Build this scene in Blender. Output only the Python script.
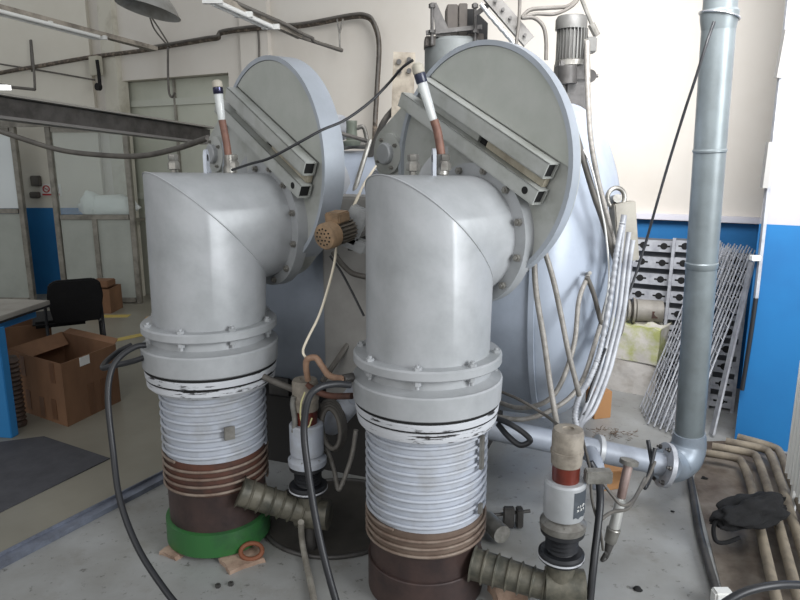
import bpy, bmesh, math, random
from mathutils import Vector, Matrix, noise
R = math.radians
random.seed(4)
for o in list(bpy.data.objects): bpy.data.objects.remove(o)
SC = bpy.context.scene
COL = SC.collection

# ------------------------------------------------------------------ camera
H = 1.65; PITCH = R(12.3); F = 660.0
cam = bpy.data.cameras.new('camera'); cam.sensor_width = 36; cam.lens = 36*F/800; cam.clip_start = .02
co = bpy.data.objects.new('camera', cam); COL.objects.link(co)
co.location = (0, 0, H); co.rotation_euler = (R(90)-PITCH, 0, 0); SC.camera = co

# ------------------------------------------------------------------ world + light
w = bpy.data.worlds.new('sky'); SC.world = w; w.use_nodes = True
bg = w.node_tree.nodes['Background']; bg.inputs[0].default_value = (.93, .96, 1, 1); bg.inputs[1].default_value = .48
def area(name, loc, target, sx, sy, power, col, spread=180):
    l = bpy.data.lights.new(name, 'AREA'); l.shape = 'RECTANGLE'; l.size = sx; l.size_y = sy; l.energy = power; l.color = col; l.spread = R(spread)
    o = bpy.data.objects.new(name, l); COL.objects.link(o); o.location = loc
    o.rotation_euler = (Vector(target)-Vector(loc)).to_track_quat('-Z', 'Y').to_euler(); return o
area('window_daylight_right', (3.4, -.3, 2.2), (.3, 3.2, 1.2), 2.2, 1.8, 74, (.94, .97, 1), 110)
area('wall_fill_light', (1.3, 2.0, 3.5), (1.5, 4.8, 1.5), 1.8, 1.4, 66, (.985, .98, 1), 95)  # unseen fill added overhead to brighten the right back wall, no window modelled
area('fill_light_behind', (-1.8, -1.8, 2.8), (.1, 3.2, 1.2), 4.0, 2.0, 54, (1, .985, .96))  # unseen fill behind the camera, set to the left to lift the valve discs
SC.view_settings.view_transform = 'Standard'; SC.view_settings.look = 'None'
SC.view_settings.exposure = 0.19; SC.view_settings.gamma = 1; SC.view_settings.use_curve_mapping = False

# ------------------------------------------------------------------ pixel -> place helpers
cp, sp = math.cos(PITCH), math.sin(PITCH)
def ray(px, py):
    x = (px-400)/F; y = -(py-300)/F
    return Vector((x, cp+y*sp, -sp+y*cp))
def W(px, py, Y): d = ray(px, py); return Vector((0, 0, H))+d*(Y/d.y)
def G(px, py, z=0): d = ray(px, py); return Vector((0, 0, H))+d*((z-H)/d.z)
B0 = Vector((1.75, 4.95, 0)); WD = Vector((-.875, .485, 0)).normalized(); WN = Vector((WD.y*-1, WD.x, 0)).normalized()
def WALL(px, py, off=0):
    d = ray(px, py); p0 = B0+WN*off
    t = (p0-Vector((0, 0, H))).dot(WN)/d.dot(WN); return Vector((0, 0, H))+d*t

# ------------------------------------------------------------------ materials
MATS = {}
def hexc(r, g, b):
    f = lambda c: ((c/255)/12.92 if c/255 <= .04045 else ((c/255+.055)/1.055)**2.4)
    return (f(r), f(g), f(b))
def mat(name, c, rough=.5, metal=0, c2=None, scale=6, lo=.4, hi=.7, bump=0, stretch=(1,1,1), spec=.5, bscale=None, fac=1.0):
    if name in MATS: return MATS[name]
    m = bpy.data.materials.new(name); m.use_nodes = True; nt = m.node_tree; b = nt.nodes['Principled BSDF']
    col = hexc(*c); b.inputs['Base Color'].default_value = (*col, 1); b.inputs['Roughness'].default_value = rough
    b.inputs['Metallic'].default_value = metal; b.inputs['Specular IOR Level'].default_value = spec
    if c2 or bump:
        tc = nt.nodes.new('ShaderNodeTexCoord'); mp = nt.nodes.new('ShaderNodeMapping'); mp.inputs['Scale'].default_value = stretch
        nt.links.new(tc.outputs['Object'], mp.inputs[0])
    if c2:
        n = nt.nodes.new('ShaderNodeTexNoise'); n.inputs['Scale'].default_value = scale; n.inputs['Detail'].default_value = 7; n.inputs['Roughness'].default_value = .62
        r = nt.nodes.new('ShaderNodeValToRGB'); r.color_ramp.elements[0].position = lo; r.color_ramp.elements[1].position = hi
        r.color_ramp.elements[0].color = (*col, 1)
        cc = hexc(*c2); cc = tuple(a*(1-fac)+d*fac for a, d in zip(col, cc)); r.color_ramp.elements[1].color = (*cc, 1)
        nt.links.new(mp.outputs[0], n.inputs['Vector']); nt.links.new(n.outputs[0], r.inputs[0]); nt.links.new(r.outputs[0], b.inputs['Base Color'])
    if bump:
        n2 = nt.nodes.new('ShaderNodeTexNoise'); n2.inputs['Scale'].default_value = bscale or scale*4; n2.inputs['Detail'].default_value = 4
        bp = nt.nodes.new('ShaderNodeBump'); bp.inputs['Strength'].default_value = bump; bp.inputs['Distance'].default_value = .01
        nt.links.new(mp.outputs[0], n2.inputs['Vector']); nt.links.new(n2.outputs[0], bp.inputs['Height']); nt.links.new(bp.outputs[0], b.inputs['Normal'])
    MATS[name] = m; return m
PAINT = mat('grey_paint', (166,168,170), .42, .12, (146,149,150), 5, .42, .72, .10, spec=.5)
PAINT2 = mat('grey_paint_valve', (172,174,170), .42, .12, (148,150,142), 6, .45, .7, .10)
RIMP = mat('pale_rim_paint', (164,170,178), .38, .1, (150,156,162), 5)
CHP = mat('chamber_paint', (158,166,178), .45, .05, (134,142,152), 3, .42, .75, .06)
WRAP = mat('white_body_paint', (174,179,188), .5, .05, (150,150,150), 8, .45, .75, .1)
CHIP = mat('chipped_white_paint', (188,190,194), .6, 0, (36,34,34), 9, .58, .62, .2, (1,1,7))
RUST = mat('rusty_steel', (96,62,50), .6, .2, (60,48,44), 7, .4, .65, .2)
BROWNP = mat('brown_burnt_paint', (74,58,54), .5, .2, (50,42,42), 7, .4, .7, .1)
GREEN = mat('green_paint', (46,98,50), .4, 0, (44,70,52), 6, .5, .75, .1)
DKGREEN = mat('olive_dirty_paint', (104,100,88), .5, .2, (66,66,58), 14, .4, .65, .2)
STEEL = mat('bare_steel', (150,148,142), .4, .6, (100,96,90), 12, .4, .7, .1)
DKSTEEL = mat('dark_steel', (84,82,80), .5, .4, (56,54,52), 10, .4, .7, .15)
GALV = mat('galvanised', (168,170,174), .5, .15, (132,134,140), 14, .4, .7, .05)
BLACK = mat('black_rubber', (30,31,34), .45)
BLK2 = mat('black_fabric', (12,12,14), .95, 0, (8,8,9), 20, .4, .6, .3)
DARK = mat('dark_matt', (18,18,18), .9)
CARD = mat('cardboard', (128,94,68), .85, 0, (106,76,54), 5, .4, .7, .1, (1,1,.4))
CARDD = mat('cardboard_inside', (120,88,64), .9)
WHITE = mat('white_plastic', (214,214,210), .5)
CREAM = mat('wall_cream', (207,202,193), .9, 0, (196,189,178), 1.2, .4, .8, .04)
BLUE = mat('wall_blue', (22,104,160), .6, 0, (20,92,146), 2, .4, .8, .04)
BLUEM = mat('blue_metal', (44,120,176), .45)
GLAZ = mat('gate_grey', (182,184,170), .6, 0, (166,168,154), 2, .4, .8)
PANEL = mat('partition_grey', (164,168,160), .55, 0, (152,156,148), 3)
FRAMEM = mat('aluminium_frame', (146,142,132), .5, .3, (104,100,92), 8)
BROWNR = mat('brown_rubber', (122,88,74), .6, 0, (96,66,56), 30)
TAN = mat('tan_hose', (150,120,98), .5, 0, (110,82,66), 14)
REDG = mat('red_brown_collar', (98,38,26), .3, 0, (70,30,24), 14)
BRAID = mat('braided_hose', (150,146,140), .5, .3, (122,118,112), 40, .4, .7, .3, bscale=260)
CABLE = mat('grey_cable', (96,92,86), .6, 0, (70,66,62), 10)
PIPEG = mat('grey_green_pipe', (112,120,122), .38, .2, (96,102,103), 7, .4, .75, .08)
DUSTP = mat('dusty_pipe', (128,118,102), .8, 0, (84,76,66), 9, .4, .7, .1)
MOTB = mat('dusty_motor', (150,124,96), .75, 0, (104,88,70), 14)
SILV = mat('silver', (190,192,194), .25, .8)
FOAM = mat('plaster_crate', (196,192,184), .9, 0, (168,172,110), 7, .42, .62, .4)
FOAM2 = mat('plaster_crate_white', (196,192,186), .9, 0, (150,142,130), 6, .45, .75, .4)
BRICK = mat('old_brick', (170,146,128), .9, 0, (128,104,88), 12, .4, .7, .4)
ORANGE = mat('orange_red_tape', (150,70,40), .7, 0, (90,50,36), 14)
WOODT = mat('table_laminate', (150,146,138), .5, 0, (124,120,112), 5)
TWINE = mat('cream_wire', (222,212,192), .7)
MATF = mat('grey_rubber_mat', (70,70,74), .8, 0, (58,58,62), 8, .4, .7, .2)
LAMPE = bpy.data.materials.new('lamp_glow'); LAMPE.use_nodes = True
_b = LAMPE.node_tree.nodes['Principled BSDF']; _b.inputs['Emission Color'].default_value = (1,1,1,1); _b.inputs['Emission Strength'].default_value = 1.5
def glass(name, rough, alpha, c=(.9,.93,.92)):
    m = bpy.data.materials.new(name); m.use_nodes = True; nt = m.node_tree; nt.nodes.clear()
    o = nt.nodes.new('ShaderNodeOutputMaterial'); t = nt.nodes.new('ShaderNodeBsdfTransparent'); p = nt.nodes.new('ShaderNodeBsdfPrincipled'); x = nt.nodes.new('ShaderNodeMixShader')
    p.inputs['Base Color'].default_value = (*c, 1); p.inputs['Roughness'].default_value = rough; t.inputs[0].default_value = (.96,.98,.97,1); x.inputs[0].default_value = alpha
    nt.links.new(t.outputs[0], x.inputs[1]); nt.links.new(p.outputs[0], x.inputs[2]); nt.links.new(x.outputs[0], o.inputs[0]); return m
GLASS = glass('dusty_glass', .08, .14); FROST = glass('patterned_glass', .5, .8, (.78,.82,.82)); TUBEG = glass('gauge_glass', .1, .45, (.9,.92,.92))

def floor_mat():
    m = bpy.data.materials.new('painted_concrete_floor'); m.use_nodes = True; nt = m.node_tree; b = nt.nodes['Principled BSDF']; L = nt.links
    tc = nt.nodes.new('ShaderNodeTexCoord')
    def nz(s, d=6, rr=.6):
        n = nt.nodes.new('ShaderNodeTexNoise'); n.inputs['Scale'].default_value = s; n.inputs['Detail'].default_value = d; n.inputs['Roughness'].default_value = rr; L.new(tc.outputs['Object'], n.inputs['Vector']); return n
    def ramp(n, a, bb, ca, cb):
        r = nt.nodes.new('ShaderNodeValToRGB'); r.color_ramp.elements[0].position = a; r.color_ramp.elements[1].position = bb
        r.color_ramp.elements[0].color = (*ca, 1); r.color_ramp.elements[1].color = (*cb, 1); L.new(n.outputs[0], r.inputs[0]); return r
    r1 = ramp(nz(2.2), .35, .7, hexc(152,153,152), hexc(128,127,122))
    r2 = ramp(nz(22, 6, .7), .60, .67, (1,1,1), (.22,.20,.18))
    r3 = ramp(nz(5, 8, .7), .55, .75, (1,1,1), (.72,.68,.62))
    mx = nt.nodes.new('ShaderNodeMix'); mx.data_type = 'RGBA'; mx.blend_type = 'MULTIPLY'; mx.inputs[0].default_value = .7
    L.new(r1.outputs[0], mx.inputs[6]); L.new(r2.outputs[0], mx.inputs[7])
    m2 = nt.nodes.new('ShaderNodeMix'); m2.data_type = 'RGBA'; m2.blend_type = 'MULTIPLY'; m2.inputs[0].default_value = .8
    L.new(mx.outputs[2], m2.inputs[6]); L.new(r3.outputs[0], m2.inputs[7]); L.new(m2.outputs[2], b.inputs['Base Color'])
    rr = ramp(nz(4), .3, .8, (.3,.3,.3), (.55,.55,.55)); L.new(rr.outputs[0], b.inputs['Roughness'])
    return m
FLOOR = floor_mat()
FLOOR2 = mat('hall_floor_paint', (132,128,116), .38, 0, (120,116,104), 2.5, .4, .75, .03)

# ------------------------------------------------------------------ mesh helpers
def frame(axis, up=Vector((0,0,1))):
    a = Vector(axis).normalized()
    if abs(a.dot(up)) > .98: up = Vector((0,1,0))
    x = up.cross(a).normalized(); y = a.cross(x).normalized(); return x, y, a
def ring(bm, c, x, y, r, n): return [bm.verts.new(Vector(c)+x*(r*math.cos(2*math.pi*i/n))+y*(r*math.sin(2*math.pi*i/n))) for i in range(n)]
def bridge(bm, a, b):
    n = len(a)
    for i in range(n): bm.faces.new((a[i], a[(i+1)%n], b[(i+1)%n], b[i]))
def lathe(bm, prof, origin=(0,0,0), axis=(0,0,1), n=48, cap=True):
    x, y, a = frame(axis); o = Vector(origin); rs = [ring(bm, o+a*z, x, y, max(r, .0004), n) for r, z in prof]
    for p, q in zip(rs, rs[1:]): bridge(bm, p, q)
    if cap: bm.faces.new(rs[0][::-1]); bm.faces.new(rs[-1])
def cyl(bm, p0, p1, r0, r1=None, n=24):
    p0 = Vector(p0); p1 = Vector(p1); lathe(bm, [(r0, 0), (r1 if r1 is not None else r0, (p1-p0).length)], p0, p1-p0, n)
def washer(bm, p0, p1, ro, ri, n=48):
    p0 = Vector(p0); p1 = Vector(p1); h = (p1-p0).length; x, y, a = frame(p1-p0)
    rs = [ring(bm, p0+a*z, x, y, r, n) for r, z in ((ri,0),(ro,0),(ro,h),(ri,h))]
    for i in range(4): bridge(bm, rs[i], rs[(i+1)%4])
def box(bm, c, s, M=None, bev=0):
    c = Vector(c); hx, hy, hz = s[0]/2, s[1]/2, s[2]/2
    vs = []
    for dx in (-1,1):
        for dy in (-1,1):
            for dz in (-1,1):
                v = Vector((dx*hx, dy*hy, dz*hz)); v = (M @ v) if M is not None else v; vs.append(bm.verts.new(c+v))
    fs = [bm.faces.new([vs[i] for i in q]) for q in ((0,1,3,2),(4,6,7,5),(0,4,5,1),(2,3,7,6),(0,2,6,4),(1,5,7,3))]
    if bev:
        es = list({e for f in fs for e in f.edges}); bmesh.ops.bevel(bm, geom=es, offset=bev, segments=2, affect='EDGES')
def basis(x, y, z): return Matrix((x, y, z)).transposed()
def bar(bm, p0, p1, a, b, up=Vector((0,0,1)), bev=0):   # square bar between two points
    p0 = Vector(p0); p1 = Vector(p1); x, y, d = frame(p1-p0, up); box(bm, (p0+p1)/2, (a, b, (p1-p0).length), basis(x, y, d), bev)
def spline(pts, k=8):
    pts = [Vector(p) for p in pts]
    if len(pts) < 3: return pts
    P = [pts[0]*2-pts[1]]+pts+[pts[-1]*2-pts[-2]]; out = []
    for i in range(1, len(P)-2):
        a, b, c, d = P[i-1:i+3]
        for j in range(k):
            t = j/k; out.append(.5*((2*b)+(c-a)*t+(2*a-5*b+4*c-d)*t*t+(3*b-a-3*c+d)*t**3))
    out.append(pts[-1]); return out
def tube(bm, pts, r, n=10, smooth=True, k=8, rf=None):
    pts = spline(pts, k) if smooth else [Vector(p) for p in pts]
    t = (pts[1]-pts[0]).normalized(); x, y, _ = frame(t); prev = None; L = 0
    for i, p in enumerate(pts):
        tt = (pts[min(i+1, len(pts)-1)]-pts[max(i-1, 0)]).normalized()
        x = (x-tt*x.dot(tt)).normalized(); y = tt.cross(x)
        if i: L += (p-pts[i-1]).length
        rg = ring(bm, p, x, y, rf(i/(len(pts)-1), L) if rf else r, n)
        if prev: bridge(bm, prev, rg)
        else: bm.faces.new(rg[::-1])
        prev = rg
    bm.faces.new(prev)
def prism(bm, outline, origin, ux, uy, th):   # outline 2D in ux,uy plane, extruded th along ux x uy
    nrm = Vector(ux).cross(Vector(uy)); o = Vector(origin)
    a = [bm.verts.new(o+Vector(ux)*p[0]+Vector(uy)*p[1]) for p in outline]; b = [bm.verts.new(v.co+nrm*th) for v in a]
    bm.faces.new(a[::-1]); bm.faces.new(b); bridge(bm, a, b)
class Bm:
    def __enter__(s): s.bm = bmesh.new(); return s.bm
    def __exit__(s, *a): pass
def obj(name, bm, m, parent=None, smooth=35, loc=None):
    bmesh.ops.recalc_face_normals(bm, faces=bm.faces)
    off = parent.location.copy() if parent is not None else (Vector(loc) if loc is not None else None)
    if parent is not None and parent.parent is not None: off = wl(parent)
    elif parent is not None: off = wl(parent)
    if parent is None and loc is None:
        xs = [v.co for v in bm.verts]; off = Vector(((min(v.x for v in xs)+max(v.x for v in xs))/2, (min(v.y for v in xs)+max(v.y for v in xs))/2, min(v.z for v in xs)))
    bmesh.ops.translate(bm, verts=bm.verts, vec=-off)
    me = bpy.data.meshes.new(name); bm.to_mesh(me); bm.free(); me.materials.append(m)
    for p in me.polygons: p.use_smooth = True
    me.set_sharp_from_angle(angle=R(smooth))
    o = bpy.data.objects.new(name, me); COL.objects.link(o)
    if parent is None: o.location = off
    else: o.parent = parent
    return o
def wl(o):
    v = o.location.copy()
    while o.parent is not None: o = o.parent; v += o.location
    return v
def thing(name, label, cat, loc=(0,0,0), group=None):
    o = bpy.data.objects.new(name, None); COL.objects.link(o); o.location = loc; o.empty_display_size = .1
    o['label'] = label; o['category'] = cat
    if group: o['group'] = group
    return o
def tag(o, label, cat, group=None, kind=None):
    o['label'] = label; o['category'] = cat
    if group: o['group'] = group
    if kind: o['kind'] = kind
    return o
def struct(o): o['kind'] = 'structure'; return o
def new(): return bmesh.new()
def hexbolt(bm, p, axis, r=.012, h=.012, stud=.008):
    a = Vector(axis).normalized(); cyl(bm, p, Vector(p)+a*h, r, r, 6); cyl(bm, Vector(p)+a*h, Vector(p)+a*(h+stud), r*.5, r*.5, 10)
def hose(name, pts, r, m, label, cat='hose', group=None, n=10, k=8, rf=None):
    bm = new(); tube(bm, pts, r, n, True, k, rf); return tag(obj(name, bm, m, smooth=60), label, cat, group)

# ================================================================== SETTING
# lower floor
bm = new(); box(bm, (0, 3.6, -.05), (15, 15, .1)); struct(obj('floor', bm, FLOOR, loc=(0,0,0)))
PZ = .035
fp = [G(*p_) for p_ in ((694,480),(704,520),(722,590),(740,660),(860,660),(835,560),(790,455),(735,441),(700,442))]
bm = new(); prism(bm, [(q.x,q.y) for q in fp], (0,0,0), Vector((1,0,0)), Vector((0,1,0)), .003); struct(obj('floor_channel', bm, mat('dirty_floor', (116,108,98), .6, 0, (74,62,52), 3.5, .42, .62, .2), loc=(0,0,0)))
# raised hall floor on the left; its edge is trimmed with an angle iron
E0 = G(0, 553, PZ); E1 = G(160, 472, PZ); ed = (E1-E0).normalized()
en = Vector((ed.y, -ed.x, 0))
a0 = E0-ed*2.0; a1 = E0+ed*3.2
bm = new(); prism(bm, [(a0.x,a0.y),(a1.x,a1.y),(a1.x-.9, 9.5),(-9,9.5),(-9,-1)], (0,0,0), Vector((1,0,0)), Vector((0,1,0)), PZ)
struct(obj('floor_platform', bm, FLOOR2, loc=(0,0,0)))
bm = new(); prism(bm, [(0,0),(.075,-.028),(.079,-.026),(.079,-.032),(0.0,-.008)], a0+Vector((0,0,.001)), en, Vector((0,0,1)), -(a1-a0).length)
bmesh.ops.delete(bm, geom=list(bm.verts), context='VERTS')
box(bm, (a0+a1)/2+en*.03+Vector((0,0,-PZ+.012)), (.06,(a1-a0).length,.024), basis(en, ed, Vector((0,0,1))))
box(bm, (a0+a1)/2+en*.004+Vector((0,0,-.014)), (.008,(a1-a0).length,.034), basis(en, ed, Vector((0,0,1))))
EDGE = mat('galvanised_edge', (124,130,144), .5, .4, (88,90,98), 8, .4, .7, .1)
struct(obj('trim_1', bm, EDGE))
# back wall: white upper part, blue dado
def wallbox(t0, t1, z0, z1, th=.2, off=0): # along back wall
    bm = new(); a = B0+WD*t0-WN*(th/2-off); b = B0+WD*t1-WN*(th/2-off)
    box(bm, (a+b)/2+Vector((0,0,(z0+z1)/2)), ((b-a).length, th, z1-z0), basis(WD, WN, Vector((0,0,1)))); return bm
tA = (WALL(228,67)-B0).dot(WD); tB = (WALL(110,82)-B0).dot(WD); TC = 5.95
ztop = WALL(110,82).z
DZ = 1.19
bm = wallbox(-1.2, tA, 0, 5.2); bm2 = wallbox(tA, tB, ztop, 5.2)
for src, args in ((bm2, None),):
    me = bpy.data.meshes.new('t'); src.to_mesh(me); bm.from_mesh(me); src.free(); bpy.data.meshes.remove(me)
src = wallbox(tB, TC, 0, 5.2); me = bpy.data.meshes.new('t'); src.to_mesh(me); bm.from_mesh(me); src.free(); bpy.data.meshes.remove(me)
struct(obj('wall_back', bm, CREAM, loc=(0,0,0)))
struct(obj('trim_2', wallbox(-1.2, tA, 0, DZ, .01, .01), BLUE, loc=(0,0,0)))     # blue dado paint
bm = wallbox(-.9, 1.6, DZ+.01, DZ+.05, .07, .07); struct(obj('trim_3', bm, mat('sill', (206,204,210), .6)))
# big gate in the opening
gate = thing('sliding_gate', 'tall pale grey-green gate filling the wall opening behind the left elbow', 'gate', B0+WD*((tA+tB)/2)-WN*.12)
bm = new(); c = B0+WD*((tA+tB)/2)-WN*.14
box(bm, c+Vector((0,0,ztop/2)), (tB-tA, .04, ztop-.01), basis(WD, WN, Vector((0,0,1)))); obj('panel', bm, GLAZ, gate)
for z in (WALL(168, 102, -.1).z, 1.2):
    bm = new(); box(bm, c+WN*.03+Vector((0,0,z)), (tB-tA, .02, .07), basis(WD, WN, Vector((0,0,1)))); obj('rail', bm, mat('gate_rail', (182,184,172), .6), gate)
for t in (.5, .985):
    bm = new(); box(bm, B0+WD*(tA+(tB-tA)*t)-WN*.11+Vector((0,0,ztop/2)), (.025, .03, ztop-.02), basis(WD, WN, Vector((0,0,1)))); obj('stile', bm, FRAMEM, gate)
# wall corner pilaster + left wall
C1 = B0+WD*TC; 
bm = new(); box(bm, (C1.x-3.6, C1.y+.03, 2.6), (7.2, .2, 5.2)); struct(obj('wall_left', bm, mat('wall_left_cream', (206,202,190), .9, 0, (194,188,174), 1.2, .4, .8), loc=(0,0,0)))
bm = new(); box(bm, (C1.x-3.6, C1.y-.08, 1.06/2), (7.2, .02, 1.06)); struct(obj('trim_4', bm, BLUE, loc=(0,0,0)))
pz = WALL(228, 60, .04)
bm = new(); q = WALL(258, 60, 0); q.z = 2.6; box(bm, q, (.34, .1, 5.2), basis(WD, WN, Vector((0,0,1)))); struct(obj('trim_5', bm, CREAM))
q = WALL(114, 60, 0); q.z = 2.6; bm = new(); box(bm, q, (.22, .14, 5.2), basis(WD, WN, Vector((0,0,1)))); struct(obj('trim_6', bm, mat('pilaster', (196,192,178), .9, 0, (170,164,148), 4, .5, .7)))
# right pier: cream above a blue dado, dark pocket side towards the racks
P0 = G(735, 441); pd = Vector((.85, -.53, 0)).normalized(); pn = Vector((.53, .85, 0)).normalized()
def pier(z0, z1, grow=0):
    bm = new(); c = P0+pd*1.05+pn*.4; box(bm, c+Vector((0,0,(z0+z1)/2)), (2.1+grow*2, .8+grow*2, z1-z0), basis(pd, pn, Vector((0,0,1)))); return bm
struct(obj('wall_right', pier(0, 5.2), mat('pier_white', (176,174,176), .85, 0, (166,162,162), 1.5), loc=(0,0,0)))
struct(obj('trim_7', pier(0, 1.285, .004), BLUE, loc=(0,0,0)))
# yellow floor line
a = G(112, 341, PZ); b = G(150, 333, PZ); bm = new(); d = (b-a).normalized()
box(bm, (a+b)/2+Vector((0,0,.001)), (1.6, .10, .002), basis(d, Vector((-d.y,d.x,0)), Vector((0,0,1)))); o = obj('floor_marking', bm, mat('yellow_line', (176,156,84), .6))
tag(o, 'faded yellow line painted on the hall floor beside the open cardboard box', 'floor marking')
bm = new(); a = G(45, 317, PZ); box(bm, a+Vector((0,0,.001)), (1.7, .12, .002), Matrix.Rotation(R(3), 3, 'Z')); o = obj('floor_marking', bm, MATS['yellow_line'])
tag(o, 'faded yellow line on the floor in front of the glass partition', 'floor marking')

# ================================================================== GLAZED PARTITION
YP = 7.25
def zat(py, Y=YP): return W(0, py, Y).z
def xat(px, py, Y=YP): return W(px, py, Y).x
Zt = zat(127); Zm = zat(217)
def partition(xs, zmid, lab, g, tilt=0, glassm=GLASS):
    root = thing('glass_partition', lab, 'partition', ((xs[0]+xs[-1])/2, YP, PZ))
    for x in xs:
        bm = new(); box(bm, (x, YP, (Zt+PZ)/2), (.055, .06, Zt-PZ), bev=.004); obj('post', bm, FRAMEM, root)
    for z in (Zt-.03, zmid, PZ+.04):
        bm = new(); box(bm, ((xs[0]+xs[-1])/2, YP, z), (xs[-1]-xs[0]-.075, .055, .05)); obj('rail', bm, FRAMEM, root)
    for a, b in zip(xs, xs[1:]):
        bm = new(); box(bm, ((a+b)/2, YP, (zmid+Zt)/2), (b-a-.07, .008, Zt-zmid-.06)); obj('glass_pane', bm, glassm, root)
        bm = new(); box(bm, ((a+b)/2, YP, (zmid+PZ)/2), (b-a-.07, .02, zmid-PZ-.06)); obj('panel', bm, PANEL, root)
    return root
x1 = xat(59, 230); x2 = xat(134, 230)
pr = partition([x1, x2], Zm, 'clear glazed partition bay with grey lower panels and aluminium posts beside the left pump', None)
bm = new(); box(bm, ((x1+x2)/2+.0, YP-.02, (Zm+PZ)/2), (.05,.03,Zm-PZ-.05)); obj('mullion', bm, FRAMEM, pr)
x3 = xat(25, 230); partition([x3-1.5, x3], zat(211), 'patterned glass partition bay with grey lower panel at the left edge of the hall', None, glassm=FROST)
# header over both bays
bm = new(); box(bm, ((x3-1.5+x2)/2, YP, Zt+.03), (x2-x3+1.6, .09, .06)); tag(obj('partition_header', bm, FRAMEM), 'aluminium header rail running above both glass partition bays', 'rail')
# chalk-coloured bags behind the pane
for k, (px, dx, h) in enumerate(((92,.18,.2),(110,.5,.17))):
    bm = new(); c = W(px, 215, YP+.16); bmesh.ops.create_icosphere(bm, subdivisions=3, radius=.5)
    for v in bm.verts: v.co = Vector((v.co.x*dx*1.3, v.co.y*.2, v.co.z*h*1.6))*(1+.25*noise.noise(v.co*5+Vector((k,0,0))))
    bmesh.ops.translate(bm, verts=bm.verts, vec=(c.x, c.y, c.z+h*.5)); o = obj('plastic_bag', bm, mat('bag_white', (214,218,216), .4), smooth=80)
    tag(o, ('small upright white plastic bag behind the clear partition glass', 'wide crumpled white plastic bag behind the clear partition glass')[k], 'bag')
sh = new(); box(sh, (W(100,219,YP+.17).x, YP+.19, zat(218)-.04), (.9,.24,.03)); tag(obj('shelf_board', sh, FRAMEM), 'narrow shelf behind the clear partition carrying white bags', 'shelf')
# sign and switches on the left wall
ws = C1.y-.10
s = thing('safety_sign', 'small white wall sign with red no-smoking ring seen through the partition', 'sign', (W(51,190,ws+.02).x, ws+.02, W(51,195,ws).z))
c = W(51, 190, ws+.02)
bm = new(); box(bm, c, (.24,.01,.14)); obj('plate', bm, WHITE, s)
RED = mat('sign_red', (170,50,50), .6)
bm = new(); washer(bm, c+Vector((-.05,-.012,.012)), c+Vector((-.05,-.006,.012)), .042, .03, 28); bar(bm, c+Vector((-.08,-.009,.035)), c+Vector((-.02,-.009,-.012)), .008, .004); obj('prohibition_ring', bm, RED, s)
bm = new(); box(bm, c+Vector((0,-.009,-.052)), (.2,.006,.02)); obj('caption_strip', bm, RED, s)
bm = new(); box(bm, c+Vector((-.055,-.008,.012)), (.05,.004,.008)); box(bm, c+Vector((.06,-.008,.012)), (.07,.004,.06)); obj('cigarette_symbol', bm, mat('sign_grey', (150,140,140), .6), s)
for k, (px, py) in enumerate(((36,181),(35,195))):
    c = W(px, py, ws-.03); bm = new(); box(bm, c, (.1,.07,.12 if k == 0 else .07), bev=.008); o = obj('switch_box', bm, CABLE)
    tag(o, ('upper larger grey switch box on wall between the two partition bays', 'lower smaller grey switch box on wall between the two partition bays')[k], 'switch box')

# ================================================================== CEILING-LEVEL FITTINGS
def strip_light(p0, p1, lab, tubes=True, wd=.07):
    root = thing('tube_light', lab, 'light fitting', (p0+p1)/2)
    bm = new(); bar(bm, p0, p1, wd, .035); obj('housing', bm, mat('dusty_housing', (150,142,130), .6, 0, (90,84,76), 10), root)
    d = (p1-p0).normalized(); x, y, _ = frame(d)
    for s in (-1, 1):
        bm = new(); cyl(bm, p0+d*.05+x*s*wd*.55-Vector((0,0,.03)), p0+d*((p1-p0).length*.62)+x*s*wd*.55-Vector((0,0,.03)), .014, n=12); obj('tube', bm, WHITE, root)
    for s in (.04, .34, .64):
        bm = new(); box(bm, p0.lerp(p1, s)-Vector((0,0,.025)), (.11,.03,.03)); obj('lamp_holder', bm, WHITE, root)
    return root
strip_light(W(-30, 0, 4.6), W(155, 49, 5.9), 'long dusty bare tube light hanging over the left of the hall')
strip_light(W(208, -6, 3.9), W(300, 36, 4.6), 'short bare tube light with bright tubes above the left valve disc', wd=.04)
bm = new(); tube(bm, [W(230,0,4.05), W(262,14,4.2), W(285,24,4.4), W(303,34,4.55), W(312,38,4.6), W(316,42,4.65), W(342,50,4.9)], .012, 8)
tag(obj('lamp_cable', bm, CABLE, smooth=60), 'thin dark cable draped along the short tube light', 'cable')
bm = new(); bar(bm, W(300,37,4.62), W(342,51,5.0), .018, .018); tag(obj('lamp_rod', bm, CABLE), 'thin steel rod continuing past the short tube light', 'rod')
# pendant lamp
pc = W(149, 6, 4.6); root = thing('pendant_lamp', 'wide grey enamel pendant lamp shade at the top edge', 'lamp', pc-Vector((0,0,.05)))
bm = new(); lathe(bm, [(.205,-.03),(.203,-.025),(.15,.04),(.06,.12),(.05,.2),(.045,.2),(.05,.11),(.14,.03),(.20,-.03)], pc, (.22,.10,1), 40, cap=False); obj('shade', bm, mat('enamel', (150,150,146), .4, 0, (120,118,112), 8), root)
bm = new(); lathe(bm, [(.03,.02),(.045,.06),(.03,.14)], pc, (.22,.10,1), 20); obj('lamp_socket', bm, DARK, root)
bm = new(); tube(bm, [pc+Vector((0,0,.18)), pc+Vector((0,0,1.0))], .008, 8, False); obj('stem', bm, CABLE, root)
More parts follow.
